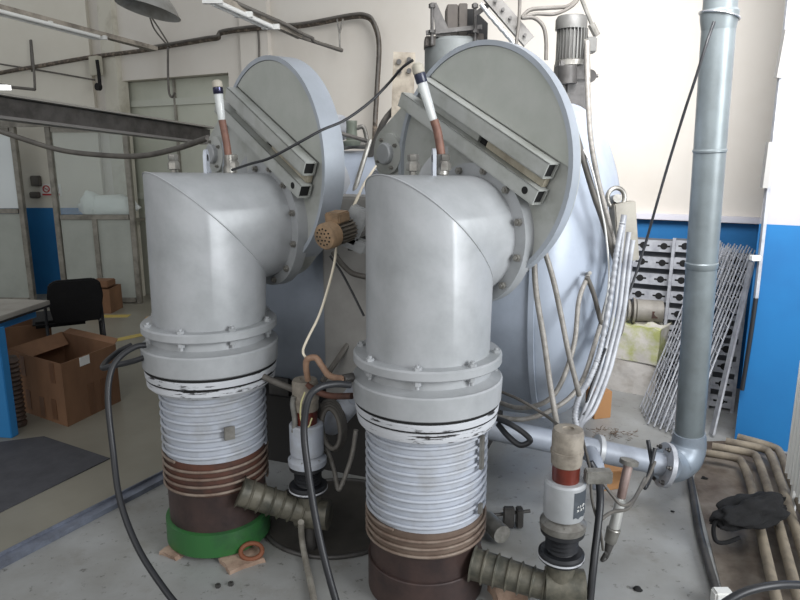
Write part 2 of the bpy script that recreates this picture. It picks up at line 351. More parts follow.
# bent wires and hook under lamp
bm = new(); tube(bm, [WALL(168,47,.14), WALL(168,70,.14), WALL(169,92,.14), WALL(172,97,.14), WALL(175,93,.14)], .012, 8); tag(obj('wall_hook', bm, CABLE, smooth=60), 'long J-shaped wire hook hanging from the wall conduit', 'hook')
for k, (a, b, c) in enumerate((((150,18),(155,30),(168,46)), ((152,18),(160,30),(170,46)))):
    hose('lamp_wire', [WALL(*a,.3), WALL(*b,.22), WALL(*c,.13)], .008, CABLE, ('left one of the two thin dark wires looping from pendant lamp to conduit', 'right one of the two thin dark wires looping from pendant lamp to conduit')[k], 'wire', 'wires under the pendant lamp')
# conduit bundle along the wall
path = [(-20,78),(0,73),(40,66),(92,57),(140,51),(170,46),(205,40),(218,38),(222,33),(260,28),(300,26),(350,17),(366,17),(374,24),(379,45),(377,90),(375,125),(374,160),(374,190)]
WLL = lambda x, y, o_: WALL(x,y,o_) if x > 106 else W(x, y, ws_-o_+.02)
ws_ = C1.y-.10
bm = new(); tube(bm, [WLL(x,y,.09) for x,y in path], .022, 10); tag(obj('wall_cable_bundle', bm, mat('dark_conduit', (74,66,58), .7, 0, (120,108,94), 30, .5, .6), smooth=60), 'thick dark cable bundle running along the back wall and down behind the left valve disc', 'cable bundle')
bm = new(); tube(bm, [WALL(x,y-2.5,.14) for x,y in path[4:-2]], .012, 8); tag(obj('wall_cable', bm, CABLE, smooth=60), 'thin cable following the top of the thick wall bundle', 'cable')
for k, pts in enumerate(([(258,29),(259,45),(259,68)], [(0,64),(50,72),(95,80)], [(32,72),(30,40)])):
    bm = new(); tube(bm, [WLL(x,y,.06) for x,y in pts], .009, 8)
    tag(obj('wall_wire', bm, CABLE, smooth=60), ('vertical wire dropping down wall above the left valve disc', 'thin wire sagging below the conduit at the upper left', 'short upright stub pipe above the conduit at upper left')[k], 'wire')
# bracket hanging at (340,20-50)
bm = new(); 
for x in (337, 343): tube(bm, [WALL(x,19,.12), WALL(339.5,34,.14)], .008, 8, False)
tube(bm, [WALL(339.5,34,.14), WALL(340,50,.16)], .009, 8, False); tag(obj('wire_hanger', bm, STEEL), 'V-shaped wire hanger under the cable bundle at end of short tube light', 'hanger')
# left bracket
bm = new(); tube(bm, [W(-20,80,6.4), W(10,87,6.4), W(35,89.5,6.4)], .014, 8, False); tube(bm, [W(35,89.5,6.4), W(34,70,6.6), W(31,40,6.7)], .011, 8, False)
tag(obj('angle_bracket', bm, CABLE), 'thin dark L-shaped bracket above the long steel beam', 'bracket')
bm = new(); box(bm, W(-1,87.5,5.5), (.16,.06,.035)); tag(obj('lit_tube', bm, LAMPE), 'short glowing white tube lamp end above the beam at left edge', 'lamp')
# junction box on pilaster
jb = thing('junction_box', 'small open junction box with cut cables at the wall pilaster', 'junction box', WALL(96,72,.12))
c = WALL(96,66,.14); bm = new(); box(bm, c, (.14,.07,.2), basis(WD,WN,Vector((0,0,1))), .005); obj('box', bm, mat('beige_plastic', (176,172,156), .6), jb)
bm = new(); tube(bm, [WALL(97,60,.2), WALL(99,75,.2), WALL(100,86,.2)], .02, 8); obj('cable_stub', bm, DARK, jb)
bm = new(); c2 = WALL(100,87,.2); cyl(bm, c2, c2+WN*.04, .04, n=16); obj('black_socket', bm, DARK, jb)
# steel beam
p0 = W(-60, 99, 4.3); p1 = W(206, 136, 6.6)
root = thing('steel_beam', 'long dark grey folded steel channel beam above the glass partition', 'beam', (p0+p1)/2)
d = (p1-p0).normalized(); x, y, _ = frame(d)
bm = new(); bar(bm, p0+y*.0, p1, .10, .12); obj('web', bm, DKSTEEL, root)
bm = new(); bar(bm, p0-x*.03+y*.075, p1-x*.03+y*.075, .18, .015); obj('upper_flange', bm, mat('beam_top', (150,148,142), .5, .3), root)
bm = new(); bar(bm, p0-y*.07, p1-y*.07, .14, .02); obj('lower_flange', bm, mat('beam_low', (128,126,124), .5, .3), root)
hose('hanging_hose', [W(-20,124,4.4), W(20,138,4.5), W(60,150,4.6), W(100,155,4.6), W(140,156,4.5), W(175,149,4.3), W(208,138,4.0)], .018, CABLE, 'dark hose sagging below the long steel beam', 'hose')

# ================================================================== TABLE, CHAIR, BOXES, MAT
tc = W(52, 302, 4.1)
tb = thing('work_table', 'work table with pale top and blue steel frame at the left edge', 'table', (tc.x-.7, tc.y-.35, PZ))
TZ = .76; tcx = tc.x; 
def rotp(p, ang, c): return Matrix.Rotation(ang, 3, 'Z') @ (Vector(p)-c)+c
ta = R(-8); cc = Vector((tcx, 4.08, 0))
bm = new(); box(bm, rotp((tcx-.75, 4.08-.36, TZ-.015), ta, cc), (1.5,.72,.03), Matrix.Rotation(ta,3,'Z'), .004); obj('tabletop', bm, WOODT, tb)
bm = new(); box(bm, rotp((tcx-.75, 4.08-.36, TZ-.036), ta, cc), (1.5,.72,.012), Matrix.Rotation(ta,3,'Z')); obj('edge_band', bm, DARK, tb)
bm = new(); box(bm, rotp((tcx-.75, 4.08-.36, TZ-.07), ta, cc), (1.36,.62,.06), Matrix.Rotation(ta,3,'Z')); obj('apron', bm, BLUEM, tb)
lg = G(9, 436, PZ); bm = new(); box(bm, (lg.x, lg.y, (TZ-.06+PZ)/2), (.085,.06,TZ-.06-PZ), Matrix.Rotation(ta,3,'Z'), .004); obj('leg', bm, BLUEM, tb)
for dx, dy in ((-.5,-.18),(-1.4,-.66),(-1.4,-.08)):
    bm = new(); box(bm, rotp((tcx+dx, 4.08+dy, (TZ-.06+PZ)/2), ta, cc), (.07,.06,TZ-.06-PZ), Matrix.Rotation(ta,3,'Z'), .004); obj('leg', bm, BLUEM, tb)
q = G(14, 428, PZ)-Vector((.05,.05,0))+Vector((0,.04,0))
bm = new(); prof = [(.0005,0),(.05,0)]
for k in range(15): prof += [(.055,.02+k*.028),(.045,.034+k*.028)]
prof += [(.04,.44)]; lathe(bm, prof, (q.x+.05,q.y+.05,PZ), (0,0,1), 28); tag(obj('coil_spring', bm, mat('spring_brown', (92,76,66), .6, .3, (60,52,48), 10), smooth=60), 'ribbed brown stack of rings under the work table', 'spring')
# chair
cc = W(68, 300, 4.55); ch = thing('office_chair', 'black visitor chair with thin metal frame behind the open cardboard box', 'chair', (cc.x, 4.55, PZ))
M = Matrix.Rotation(R(28), 3, 'Z')
def CH(x, y, z): return M @ Vector((x*.78,y,0))+Vector((cc.x, 4.62, PZ+z))
bm = new(); out = [(-.15,.0),(.15,.0),(.18,.2),(.165,.3),(.12,.33),(-.12,.33),(-.165,.3),(-.18,.2)]
prism(bm, out, CH(.02,-.02,.46), M @ Vector((1,0,0)), (M @ Vector((0,-.25,.97))).normalized(), .03); bmesh.ops.bevel(bm, geom=list(bm.edges), offset=.008, segments=2, affect='EDGES'); obj('backrest', bm, BLK2, ch)
bm = new(); box(bm, CH(-.12,.22,.44), (.36,.40,.05), M, .02); obj('seat', bm, BLK2, ch)
for s in (-1,1):
    bm = new(); tube(bm, [CH(s*.23,.02,.62), CH(s*.235,.03,.44), CH(s*.235,0,.3), CH(s*.24,-.04,.02)], .011, 8); obj('leg', bm, BLACK, ch)
    bm = new(); tube(bm, [CH(s*.22,.08,.41), CH(s*.23,.36,.41), CH(s*.235,.44,.36), CH(s*.24,.47,.02)], .011, 8); obj('leg', bm, BLACK, ch)
# main cardboard box
def cardbox(c0, e1, e2, h, lab, flaps=True, name='cardboard_box', tilt=0, m=CARD):
    root = thing(name, lab, 'box', c0+(e1+e2)/2); up = Vector((0,0,1)); th = .006
    cs = [c0, c0+e1, c0+e1+e2, c0+e2]; cen = (cs[0]+cs[2])/2
    bm = new()
    lo = [bm.verts.new(p) for p in cs]; hi = [bm.verts.new(p+up*h) for p in cs]
    ins = [p+(cen-p).normalized()*th*1.5 for p in cs]; hi2 = [bm.verts.new(p+up*h) for p in ins]; lo2 = [bm.verts.new(p+up*th) for p in ins]
    bm.faces.new(lo[::-1]); bridge(bm, lo, hi); bridge(bm, hi, hi2); bridge(bm, hi2, lo2); bm.faces.new(lo2)
    obj('carton', bm, m, root)
    if flaps:
        for i in range(4):
            a, b = cs[i]+up*h, cs[(i+1)%4]+up*h; n = ((a+b)/2-cen-up*h).normalized(); l = (b-a).length
            if i in (0, 3): continue
            fl = (n*.05-up*.0+up*.02) if i == 1 else (-n*.10-up*.07)
            bm = new(); x = (b-a).normalized(); y = fl.normalized(); 
            prism(bm, [(.01,0),(l-.01,0),(l-.03,fl.length),(.03,fl.length)], a, x, y, .004); obj('flap', bm, m, root)
    return root
c0 = G(68, 427, PZ); c1 = G(121, 401, PZ); c3 = G(14, 408, PZ)
bx = cardbox(c0, c1-c0, c3-c0, .40, 'large open brown cardboard box on the hall floor with torn flaps')
# label + tape
e = (c1-c0).normalized(); nn = Vector((e.y,-e.x,0)); 
bm = new(); box(bm, c0+e*.18+nn*.004+Vector((0,0,.37)), (.08,.003,.055), basis(e, nn, Vector((0,0,1)))); obj('paper_label', bm, WHITE, bx)
TAPE = mat('brown_tape', (104,74,54), .35)
for k in (.15,.33):
    bm = new(); box(bm, c0+e*(.12+k*.6)+nn*.002+Vector((0,0,.11)), (.045,.002,.2), basis(e, nn, Vector((0,0,1)))); obj('tape', bm, TAPE, bx)
e2 = (c3-c0).normalized(); n2 = Vector((-e2.y,e2.x,0)); n2 = n2 if n2.y < 0 else -n2
for k, z in ((.1,.33),(.42,.32),(.12,.09),(.4,.1),(.25,.08)):
    bm = new(); box(bm, c0+e2*k+n2*.002+Vector((0,0,z)), (.05,.002,.13), basis(e2, n2, Vector((0,0,1)))); obj('tape', bm, TAPE, bx)
c0b = G(33, 398, PZ)+Vector((-.36,.22,0)); cardbox(c0b, Vector((.3,.22,0)), Vector((-.3,.28,0)), .42, 'closed-in brown cardboard box half hidden behind the open one', False)
a = G(82, 316, PZ)+Vector((0,.1,0)); cardbox(a, Vector((.26,.0,0)), Vector((0,.3,0)), .26, 'small brown cardboard box on the floor against the glass partition', False)
bm = new(); box(bm, a+Vector((.13,.15,.3)), (.2,.2,.07), bev=.01); tag(obj('wrapped_parcel', bm, CARDD), 'flat brown parcel on top of the small far cardboard box', 'parcel')
a = W(148, 297, 5.6); bm = new(); box(bm, (a.x, 5.6, PZ+.12), (.06,.06,.24)); tag(obj('wooden_block', bm, mat('wood_light', (190,150,96), .7)), 'small light wooden post on the floor just left of the left pump', 'block')
# mat
ma, mb = G(110, 459, PZ), G(-6, 516, PZ); mc, md = G(44, 437, PZ), G(-40, 448, PZ)
bm = new(); vs = [(mb.x,mb.y),(ma.x,ma.y),(mc.x,mc.y),(md.x,md.y)]; prism(bm, vs, (0,0,PZ), Vector((1,0,0)), Vector((0,1,0)), .006); tag(obj('floor_mat', bm, MATF), 'dark grey rubber mat lying on the hall floor in front of the table', 'mat')

# ================================================================== VACUUM CHAMBER
AZ = R(110.2); ax = Vector((math.sin(AZ), math.cos(AZ), 0)); an = Vector((ax.y, -ax.x, 0)); an = an if an.y < 0 else -an
CA = Vector((.20, 3.56, 1.12)); RC = .78; RS = .68
ch = thing('vacuum_chamber', 'huge pale blue-grey horizontal vacuum chamber drum with domed right end behind both pumps', 'vacuum chamber', (CA.x, CA.y, 0))
bm = new(); lathe(bm, [(.3,-1.13),(.6,-1.1),(RS,-1.02),(RS,.22)], CA-Vector((0,0,.12)), ax, 96); lathe(bm, [(RS-.05,.20),(RC,.22),(RC,.66)], CA, ax, 96); obj('shell', bm, CHP, ch)
bm = new(); prof = [(RC,.66)]+[(RC*math.cos(a), .66+.30*math.sin(a)) for a in [R(x) for x in range(6, 90, 6)]]+[(.001,.96)]
lathe(bm, prof, CA, ax, 96); obj('domed_end', bm, CHP, ch, smooth=60)
for s in (.64, .23, -1.0):
    rr = RC if s > 0 else RS; cq = CA if s > 0 else CA-Vector((0,0,.12)); bm = new(); washer(bm, cq+ax*(s-.012), cq+ax*(s+.012), rr+.012, rr-.03, 96); obj('seam_band', bm, CHP, ch)
for s in (.15, -.75):
    bm = new(); c = CA+ax*s; box(bm, Vector((c.x,c.y,.24)), (.12,.9,.48), basis(ax, -an, Vector((0,0,1)))); obj('saddle_support', bm, DKSTEEL, ch)
bm = new(); c = CA-ax*.35; box(bm, Vector((c.x,c.y,.19)), (1.3,.95,.38), basis(ax, -an, Vector((0,0,1)))); obj('shade_block', bm, mat('chamber_shade_dark', (44,42,40), .8), ch)  # added block, its near-black colour stands in for the shade under the chamber
# access latch on shell
lp = W(518, 370, 2.9)
bm = new(); lc = CA+ax*.33+an*.70+Vector((0,0,-.27)); lathe(bm, [(.02,0),(.02,.04),(.012,.05)], lc+Vector((0,0,.0)), an, 16); obj('latch', bm, STEEL, ch)
# flat box housing beneath/behind left valve (panelled side of chamber)
bm = new(); cb = CA+ax*-.02+an*.62+Vector((0,0,-.12)); box(bm, cb, (.62,.2,.95), basis(ax, an, Vector((0,0,1))), .01); obj('side_housing', bm, mat('housing_grey', (150,148,144), .5, 0, (128,126,122), 4), ch)
# brown-grey rear body over the top left
# (a dark insulated tank behind the chamber)
tk = thing('brown_cabinet', 'brown-grey steel cabinet seen between the left valve disc and the right valve', 'cabinet', (W(352,200,4.6).x, 4.9, 0))
bm = new(); c = W(345, 200, 4.75); zt = W(345, 152, 4.55).z; box(bm, (c.x, 4.85, zt/2), (.9,.4,zt), Matrix.Rotation(R(-20),3,'Z'), .01); obj('body', bm, mat('brown_grey', (120,112,106), .6), tk)
bm = new(); box(bm, (c.x+.0, 4.63, zt-.35), (.85,.02,.02), Matrix.Rotation(R(-20),3,'Z')); obj('seam', bm, DARK, tk)

# ================================================================== PUMP + ELBOW + VALVE SETS
DAZ = R(50); dd = Vector((math.sin(DAZ), math.cos(DAZ), 0)); ee = Vector((math.cos(DAZ), -math.sin(DAZ), 0)); UP = Vector((0,0,1))
ZC = 1.365; RE = .226
def helix(bm, c, r, z0, z1, pitch, tr, n=44):
    turns = (z1-z0)/pitch; N = int(turns*n); pts = [Vector((c.x+r*math.cos(2*math.pi*i/n), c.y+r*math.sin(2*math.pi*i/n), z0+(z1-z0)*i/N)) for i in range(N+1)]
    tube(bm, pts, tr, 7, False)
def pump(side, x, y, lean, zb, labels):
    """lean: offset of the top in x per metre"""
    b = Vector((x, y, 0)); wht = WRAP
    g = 'oil diffusion pumps'
    root = thing('diffusion_pump', labels[0], 'pump', (x, y, zb))
    def part(name, bm, m, par=root, sm=35):
        for v in bm.verts:
            if side == 'L' and name != 'fore_line': v.co.z += (-.018 if v.co.z < .3 else min(.035, -.018+.053*(v.co.z-.3)/.5))
            if side == 'L' and v.co.z < .725 and name != 'fore_line': v.co.x = x+(v.co.x-x)*.95; v.co.y = y+(v.co.y-y)*.95
        for v in bm.verts: v.co.x += lean*(v.co.z-.95)
        return obj(name, bm, m, par, sm)
    bm = new(); zh = .31 if side == 'L' else .24; lathe(bm, [(.215,.13),(.218,zh-.01),(.222,zh)], b, UP, 64); part('heater_section', bm, BROWNP)
    if side == 'L':
        bm = new(); lathe(bm, [(.20,zb),(.234,zb+.005),(.234,.145),(.222,.148)], b, UP, 64); part('base_ring', bm, GREEN)
    else:
        bm = new(); lathe(bm, [(.20,zb),(.225,zb+.005),(.225,.135),(.222,.138)], b, UP, 64); part('base_ring', bm, BROWNP)
    zsplit = .44 if side == 'L' else .34
    bm = new(); lathe(bm, [(.222,zh),(.223,zsplit)], b, UP, 64); part('rusty_band', bm, RUST if side == 'L' else mat('dusty_brown_band', (120,104,92), .6, .1, (96,80,70), 6))
    bm = new(); lathe(bm, [(.219,zsplit),(.220,.70)], b, UP, 64); part('water_jacket', bm, wht)
    bm = new(); helix(bm, b, .229, zh-.01, zsplit, .030, .0058); part('lower_coil', bm, mat('rusty_coil', (138,124,112), .6, .2, (108,88,76), 12), sm=80)
    bm = new(); helix(bm, b, .2255, zsplit, .715, .0335, .0066); part('cooling_coil', bm, wht, sm=80)
    bm = new(); lathe(bm, [(.215,.695),(.258,.70),(.262,.715),(.262,.735),(.25,.74)], b, UP, 64); part('lower_flange', bm, CHIP)
    bm = new(); lathe(bm, [(.245,.74),(.266,.745),(.268,.765),(.262,.772)], b, UP, 64); part('clamp_ring', bm, CHIP)
    bm = new(); washer(bm, b+UP*.7385, b+UP*.7445, .2635, .24, 64); washer(bm, b+UP*.771, b+UP*.7785, .268, .24, 64); part('joint_gap', bm, DARK)
    bm = new(); lathe(bm, [(.25,.772),(.268,.78),(.274,.785),(.277,.862),(.272,.868),(.26,.868),(.235,.882),(.232,.918)], b, UP, 72); part('cold_cap_housing', bm, PAINT)
    # vertical clamp strip over the coils
    az = R(128) if side == 'R' else R(150)
    for zz, hh in (((.62,.13),(.40,.04)) if side == 'R' else ((.56,.05),)):
        dv = Vector((math.sin(az), math.cos(az), 0)); bm = new(); box(bm, b+dv*.243+UP*zz, (.045 if side == 'L' else .02,.012,hh), basis(dv.cross(UP), dv, UP), .002); part('coil_clamp', bm, STEEL)
    # corrugated side outlet
    st = b+(Vector((.17,-.14,.17)) if side == 'R' else Vector((.13,-.17,.30)))
    end = Vector(labels[1]); dv = (end-st)
    bm = new(); pts = [st+dv*(i/60) for i in range(61)]; L = dv.length
    pts = [st+dv*(i/160) for i in range(161)]; tube(bm, pts, .05, 22, False, rf=lambda t, l: (.059-.010*t)+(.009*max(0, math.cos(2*math.pi*l/(L/6.5)))**8)); obj('fore_line', bm, DKGREEN, root, 60)
    return root
def elbow(side, x, y, lean, label):
    b = Vector((x+lean*.4, y, 0)); root = thing('duct_elbow', label, 'duct', (x, y, .92)); n = 72; dz = .035 if side == 'L' else 0
    # vertical leg cut at the mitre plane
    bm = new(); lo = []; mi = []; en_ = []; dist = .225 if side == 'R' else .285
    for i in range(n):
        a = 2*math.pi*i/n; off = dd*(RE*math.cos(a))+ee*(RE*math.sin(a)); k = RE*math.cos(a)
        lo.append(bm.verts.new(b+off+UP*(.955+dz)-Vector((lean*.3,0,0)))); mi.append(bm.verts.new(b+off+UP*(ZC-k)))
    # points on the mitre: along dd the vertical leg reaches ZC - k ... horizontal leg ring at distance
    for i in range(n):
        a = 2*math.pi*i/n; k = RE*math.cos(a); en_.append(bm.verts.new(b+ee*(RE*.95*math.sin(a))+UP*(ZC-k*.95)+dd*dist))
    bridge(bm, lo, mi); bm.faces.new(lo[::-1]); obj_a = bm
    bridge(bm, mi, en_); bm.faces.new(en_)
    o = obj('elbow_body', bm, PAINT, root, 30)
    bp = b-Vector((lean*.35,0,-dz))
    # weld bead along the mitre
    bm = new(); pts = [b+dd*(RE*math.cos(2*math.pi*i/n))+ee*(RE*math.sin(2*math.pi*i/n))+UP*(ZC-RE*math.cos(2*math.pi*i/n)) for i in range(n+1)]
    tube(bm, pts, .003, 6, False); obj('weld_seam', bm, PAINT, root, 80)
    bm = new(); lathe(bm, [(.228,.918),(.266,.920),(.272,.926),(.272,.952),(.266,.958),(.228,.958)], bp, UP, 72); obj('lower_flange', bm, PAINT, root)
    for i in range(8):
        a = R(10+45*i); p = bp+Vector((math.sin(a), math.cos(a), 0))*.25; bm = new(); hexbolt(bm, p+UP*.957, UP, .015, .011); obj('bolt', bm, PAINT, root); bm = new(); hexbolt(bm, p+UP*.92, -UP, .014, .016, .014); obj('nut', bm, PAINT, root)
    # top fittings
    bc = b+UP*(ZC+RE)
    for (u, v) in (((-.03,-.055),(0,.065)) if side == 'R' else ((-.02,-.11),(0,.13))):
        p = bc+dd*v+ee*u-UP*.008
        bm = new(); lathe(bm, [(.013,0),(.013,.015),(.024,.018),(.024,.04),(.016,.05),(.02,.055),(.02,.072),(.011,.075)], p, UP, 6); obj('threaded_port', bm, STEEL, root)
    # lifting eye
    p = bc+dd*.015+ee*.0; bm = new()
    out = [(-.03,-.01),(.03,-.01),(.03,.055)]+[(.03*math.cos(R(t)), .055+.03*math.sin(R(t))) for t in range(15,180,15)]+[(-.03,.055)]
    ux = (ee*.8-dd*.6).normalized(); inner = [(.013*math.cos(2*math.pi*i/16), .052+.013*math.sin(2*math.pi*i/16)) for i in range(16)]
    nr = ux.cross(UP); A = []
    prism(bm, out, p-nr*.006, ux, UP, .012); obj('lifting_eye', bm, WRAP, root)
    bm = new(); q = p+UP*.052; cyl(bm, q-nr*.0065, q+nr*.0065, .014, n=16); obj('eye_hole', bm, DARK, root)
    return root
def valve(side, x, y, lean, dist, label):
    b = Vector((x+lean*.4, y, 0)); f0 = b+dd*dist   # front face centre under duct axis
    DZc = 1.615; RD = .432; U0 = -.02
    root = thing('swing_valve', label, 'valve', (f0.x, f0.y, 1.1))
    def Pt(u, z, w=0): return f0+ee*u+UP*z+dd*w
    # body outline: big circle + small lobe (convex hull)
    cu, cz, cr = -.525, 1.66, .12
    pts = [(U0+RD*math.cos(R(t)), DZc+RD*math.sin(R(t))) for t in range(0,360,4)]+[(cu+cr*math.cos(R(t)), cz+cr*math.sin(R(t))) for t in range(0,360,10)]+[(U0-.03+.33*math.cos(R(t)), 1.455+.33*math.sin(R(t))) for t in range(0,360,6)]
    pts = sorted(set(pts))
    def cross(o,a,c): return (a[0]-o[0])*(c[1]-o[1])-(a[1]-o[1])*(c[0]-o[0])
    def half(ps):
        h = []
        for p in ps:
            while len(h) > 1 and cross(h[-2],h[-1],p) <= 0: h.pop()
            h.append(p)
        return h
    hull = half(pts)[:-1]+half(pts[::-1])[:-1]
    # ee x UP = direction?
    nr = ee.cross(UP); sgn = 1 if nr.dot(dd) > 0 else -1
    bm = new(); prism(bm, hull, Pt(0,0,0.012), ee, UP, (.075 if side == 'L' else .035)*sgn); o = obj('valve_body', bm, PAINT2, root, 30)
    # outer rim band around the disc on the front side
    bm = new(); c = Pt(U0, DZc); washer(bm, c-dd*.004, c+dd*(.088 if side == 'L' else .034), RD+.006, RD-.012, 96); obj('disc_rim', bm, RIMP, root)
    # upper cover plate: circle cut by the rail line
    rd = Vector((.89,-.456)).normalized(); rn = Vector((.456,.89)).normalized(); P1 = Vector((-.215,1.925)); 
    ang = []; 
    for t in range(0,360,3):
        q = Vector((U0+(RD-.014)*math.cos(R(t)), DZc+(RD-.014)*math.sin(R(t))))
        if (q-P1).dot(rn) > 0: ang.append((t,q))
    ang.sort(key=lambda a: (a[0]-200) % 360)
    bm = new(); prism(bm, [(q.x,q.y) for _, q in ang], Pt(0,0,.0), ee, UP, .013*sgn); obj('cover_plate', bm, mat('cover_paint', (174,176,170), .45, .1, (156,160,152), 4, .4, .75), root)
    # rails (rectangular tubes), open ends
    def rail(s0, s1, off, wd, lab, m=PAINT2, dp=.055):
        a = P1+rd*s0-rn*off; c = P1+rd*s1-rn*off
        A = Pt(a.x,a.y,-dp/2); C = Pt(c.x,c.y,-dp/2); bm = new()
        X = (ee*rn.x+UP*rn.y).normalized(); D = (C-A).normalized(); Mx = basis(X, dd, D); t = .005
        for sx, sy, ww, hh in ((0,1,wd,t),(0,-1,wd,t),(1,0,t,dp),(-1,0,t,dp)):
            box(bm, (A+C)/2+X*(sx*(wd-t)/2)+dd*(sy*(dp-t)/2), (ww,hh,(C-A).length), Mx)
        r = obj(lab, bm, m, root)
        bm = new(); box(bm, C-D*.01, (wd-.008, dp-.008, .004), Mx); obj('tube_hollow', bm, DARK, r)
        bm = new(); box(bm, A+D*.01, (wd-.008, dp-.008, .004), Mx); obj('tube_hollow', bm, DARK, r)
        return A, C, X, D
    rail(-.05, .65, .03, .056, 'upper_rail'); A, C, X, D = rail(-.13, .655, .125, .056, 'lower_rail')
    bm = new(); hc = C-D*.05-dd*.029; cyl(bm, hc, hc+dd*.01, .013, n=18); obj('rail_hole', bm, DARK, root)
    # strip between rails
    a = P1+rd*-.0-rn*.0775; c = P1+rd*.30-rn*.0775; bm = new(); bar(bm, Pt(a.x,a.y,-.008), Pt(c.x,c.y,-.008), .036, .02, dd); obj('cover_strip', bm, PAINT2, root)
    a = P1+rd*.35-rn*.0775; c = P1+rd*.64-rn*.0775; bm = new(); bar(bm, Pt(a.x,a.y,-.010), Pt(c.x,c.y,-.010), .034, .025, dd); obj('cover_strip', bm, mat('worn_strip', (176,170,152), .6, 0, (140,132,116), 10), root)
    bm = new(); c = P1+rd*.325-rn*.0775; box(bm, Pt(c.x,c.y,-.005), (.03,.02,.036), basis((ee*rd.x+UP*rd.y), dd, (ee*rn.x+UP*rn.y)*-1), 0); obj('dark_gap', bm, DARK, root)
    # duct flange ring + bolts
    c = Pt(0,ZC); bm = new(); washer(bm, c-dd*.035, c+dd*.012, .262, .214, 72); obj('duct_flange', bm, PAINT, root)
    for i in range(12):
        a = R(15+30*i); p = c-dd*.034+ee*(.240*math.cos(a))+UP*(.240*math.sin(a)); bm = new(); hexbolt(bm, p, -dd, .014, .014, .006); obj('bolt', bm, STEEL, root)
    # bearing cap on the lobe
    c = Pt(cu,cz); bm = new(); lathe(bm, [(.085,-.014),(.085,.008),(.06,.012)], c, -dd, 40); obj('bearing_flange', bm, PAINT2, root)
    bm = new(); lathe(bm, [(.045,-.0),(.045,.03),(.04,.036)], c, -dd, 32); obj('bearing_cap', bm, PAINT, root)
    for i in range(4):
        a = R(30+90*i); bm = new(); hexbolt(bm, c-dd*.008+ee*(.066*math.cos(a))+UP*(.066*math.sin(a)), -dd, .009, .012, .006); obj('bolt', bm, STEEL, root)
    # lugs: at disc upper left and on the lobe
    for (u, z, rr) in ((-.345,1.845,.035),(-.655,1.56,.03)):
        c = Pt(u,z,.03); bm = new(); washer(bm, c-dd*.008, c+dd*.008, rr, rr*.5, 24); obj('lug', bm, WRAP, root)
    # neck joining the chamber
    n0 = Pt(-.12, 1.50, .09 if side == 'L' else .06); bm = new(); cyl(bm, n0-dd*.02, n0-an*.34+dd*.02, .2, n=48); obj('neck', bm, PAINT, root)
    return root
RP = (.100, 2.33); LP = (-.79, 2.66)
RCOL = Vector((.57, 2.09, 0)); LCOL = Vector((-.385, 2.54, 0))
pump('L', *LP, .015, .038, ('left diffusion pump on a green base ring with rusty lower coils', (LCOL.x-.01, LCOL.y-.01, .18)))
pump('R', *RP, .0, .0, ('right diffusion pump nearest the camera with brown lower body cut off by frame', (RCOL.x-.03, RCOL.y, .14)))
elbow('L', *LP, .03, 'grey mitred duct elbow standing on the left diffusion pump')
elbow('R', *RP, .015, 'grey mitred duct elbow standing on the right diffusion pump')
valve('L', *LP, .03, .30, 'left round swing valve with pale grey disc behind the left duct elbow')
valve('R', *RP, .015, .24, 'right round swing valve with big pale grey disc behind the right duct elbow')

# vacuum gauge tubes with brown rubber hose
def gauge(name, pts_head, lab, capm, hose_pts):
    a, b = pts_head; d = (a-b); root = thing(name, lab, 'gauge', hose_pts[-1])
    L = d.length; u = d.normalized()
    bm = new(); lathe(bm, [(.010,0),(.014,.01),(.016,L*.35),(.018,L*.75),(.017,L*.76)], b, u, 20); obj('glass_tube', bm, TUBEG, root)
    bm = new(); lathe(bm, [(.006,.01),(.008,L*.7)], b, u, 12); obj('electrode', bm, WHITE, root)
    bm = new(); lathe(bm, [(.018,L*.70),(.020,L*.72),(.020,L*.86),(.016,L*.88)], b, u, 20); obj('metal_collar', bm, capm, root)
    bm = new(); lathe(bm, [(.015,L*.85),(.021,L*.88),(.02,L*1.0),(.012,L*1.05)], b, u, 16); obj('cap', bm, mat('cap_beige', (170,164,150), .6), root)
    bm = new(); tube(bm, hose_pts, .015, 12); obj('rubber_hose', bm, BROWNR, root, 60)
    e = hose_pts[-1]; bm = new(); lathe(bm, [(.018,-.02),(.02,-.01),(.02,.02),(.026,.03),(.026,.05),(.014,.055)], e, -UP, 16); obj('nipple', bm, STEEL, root)
Yg = 2.38
gauge('vacuum_gauge', (W(417,66,Yg), W(434,122,Yg)), 'right glass vacuum gauge tube with brown rubber hose leaning over the right valve', mat('navy', (44,48,66), .3), [W(434,120,Yg), W(438,134,Yg), W(442,160,Yg)])
Yg = 2.74
gauge('vacuum_gauge', (W(217,82,Yg), W(222,122,Yg)), 'left glass vacuum gauge tube with chrome top and brown hose above the left elbow', mat('chrome_dk', (60,60,80), .2, .8), [W(222,120,Yg), W(226,140,Yg), W(229,160,Yg)])

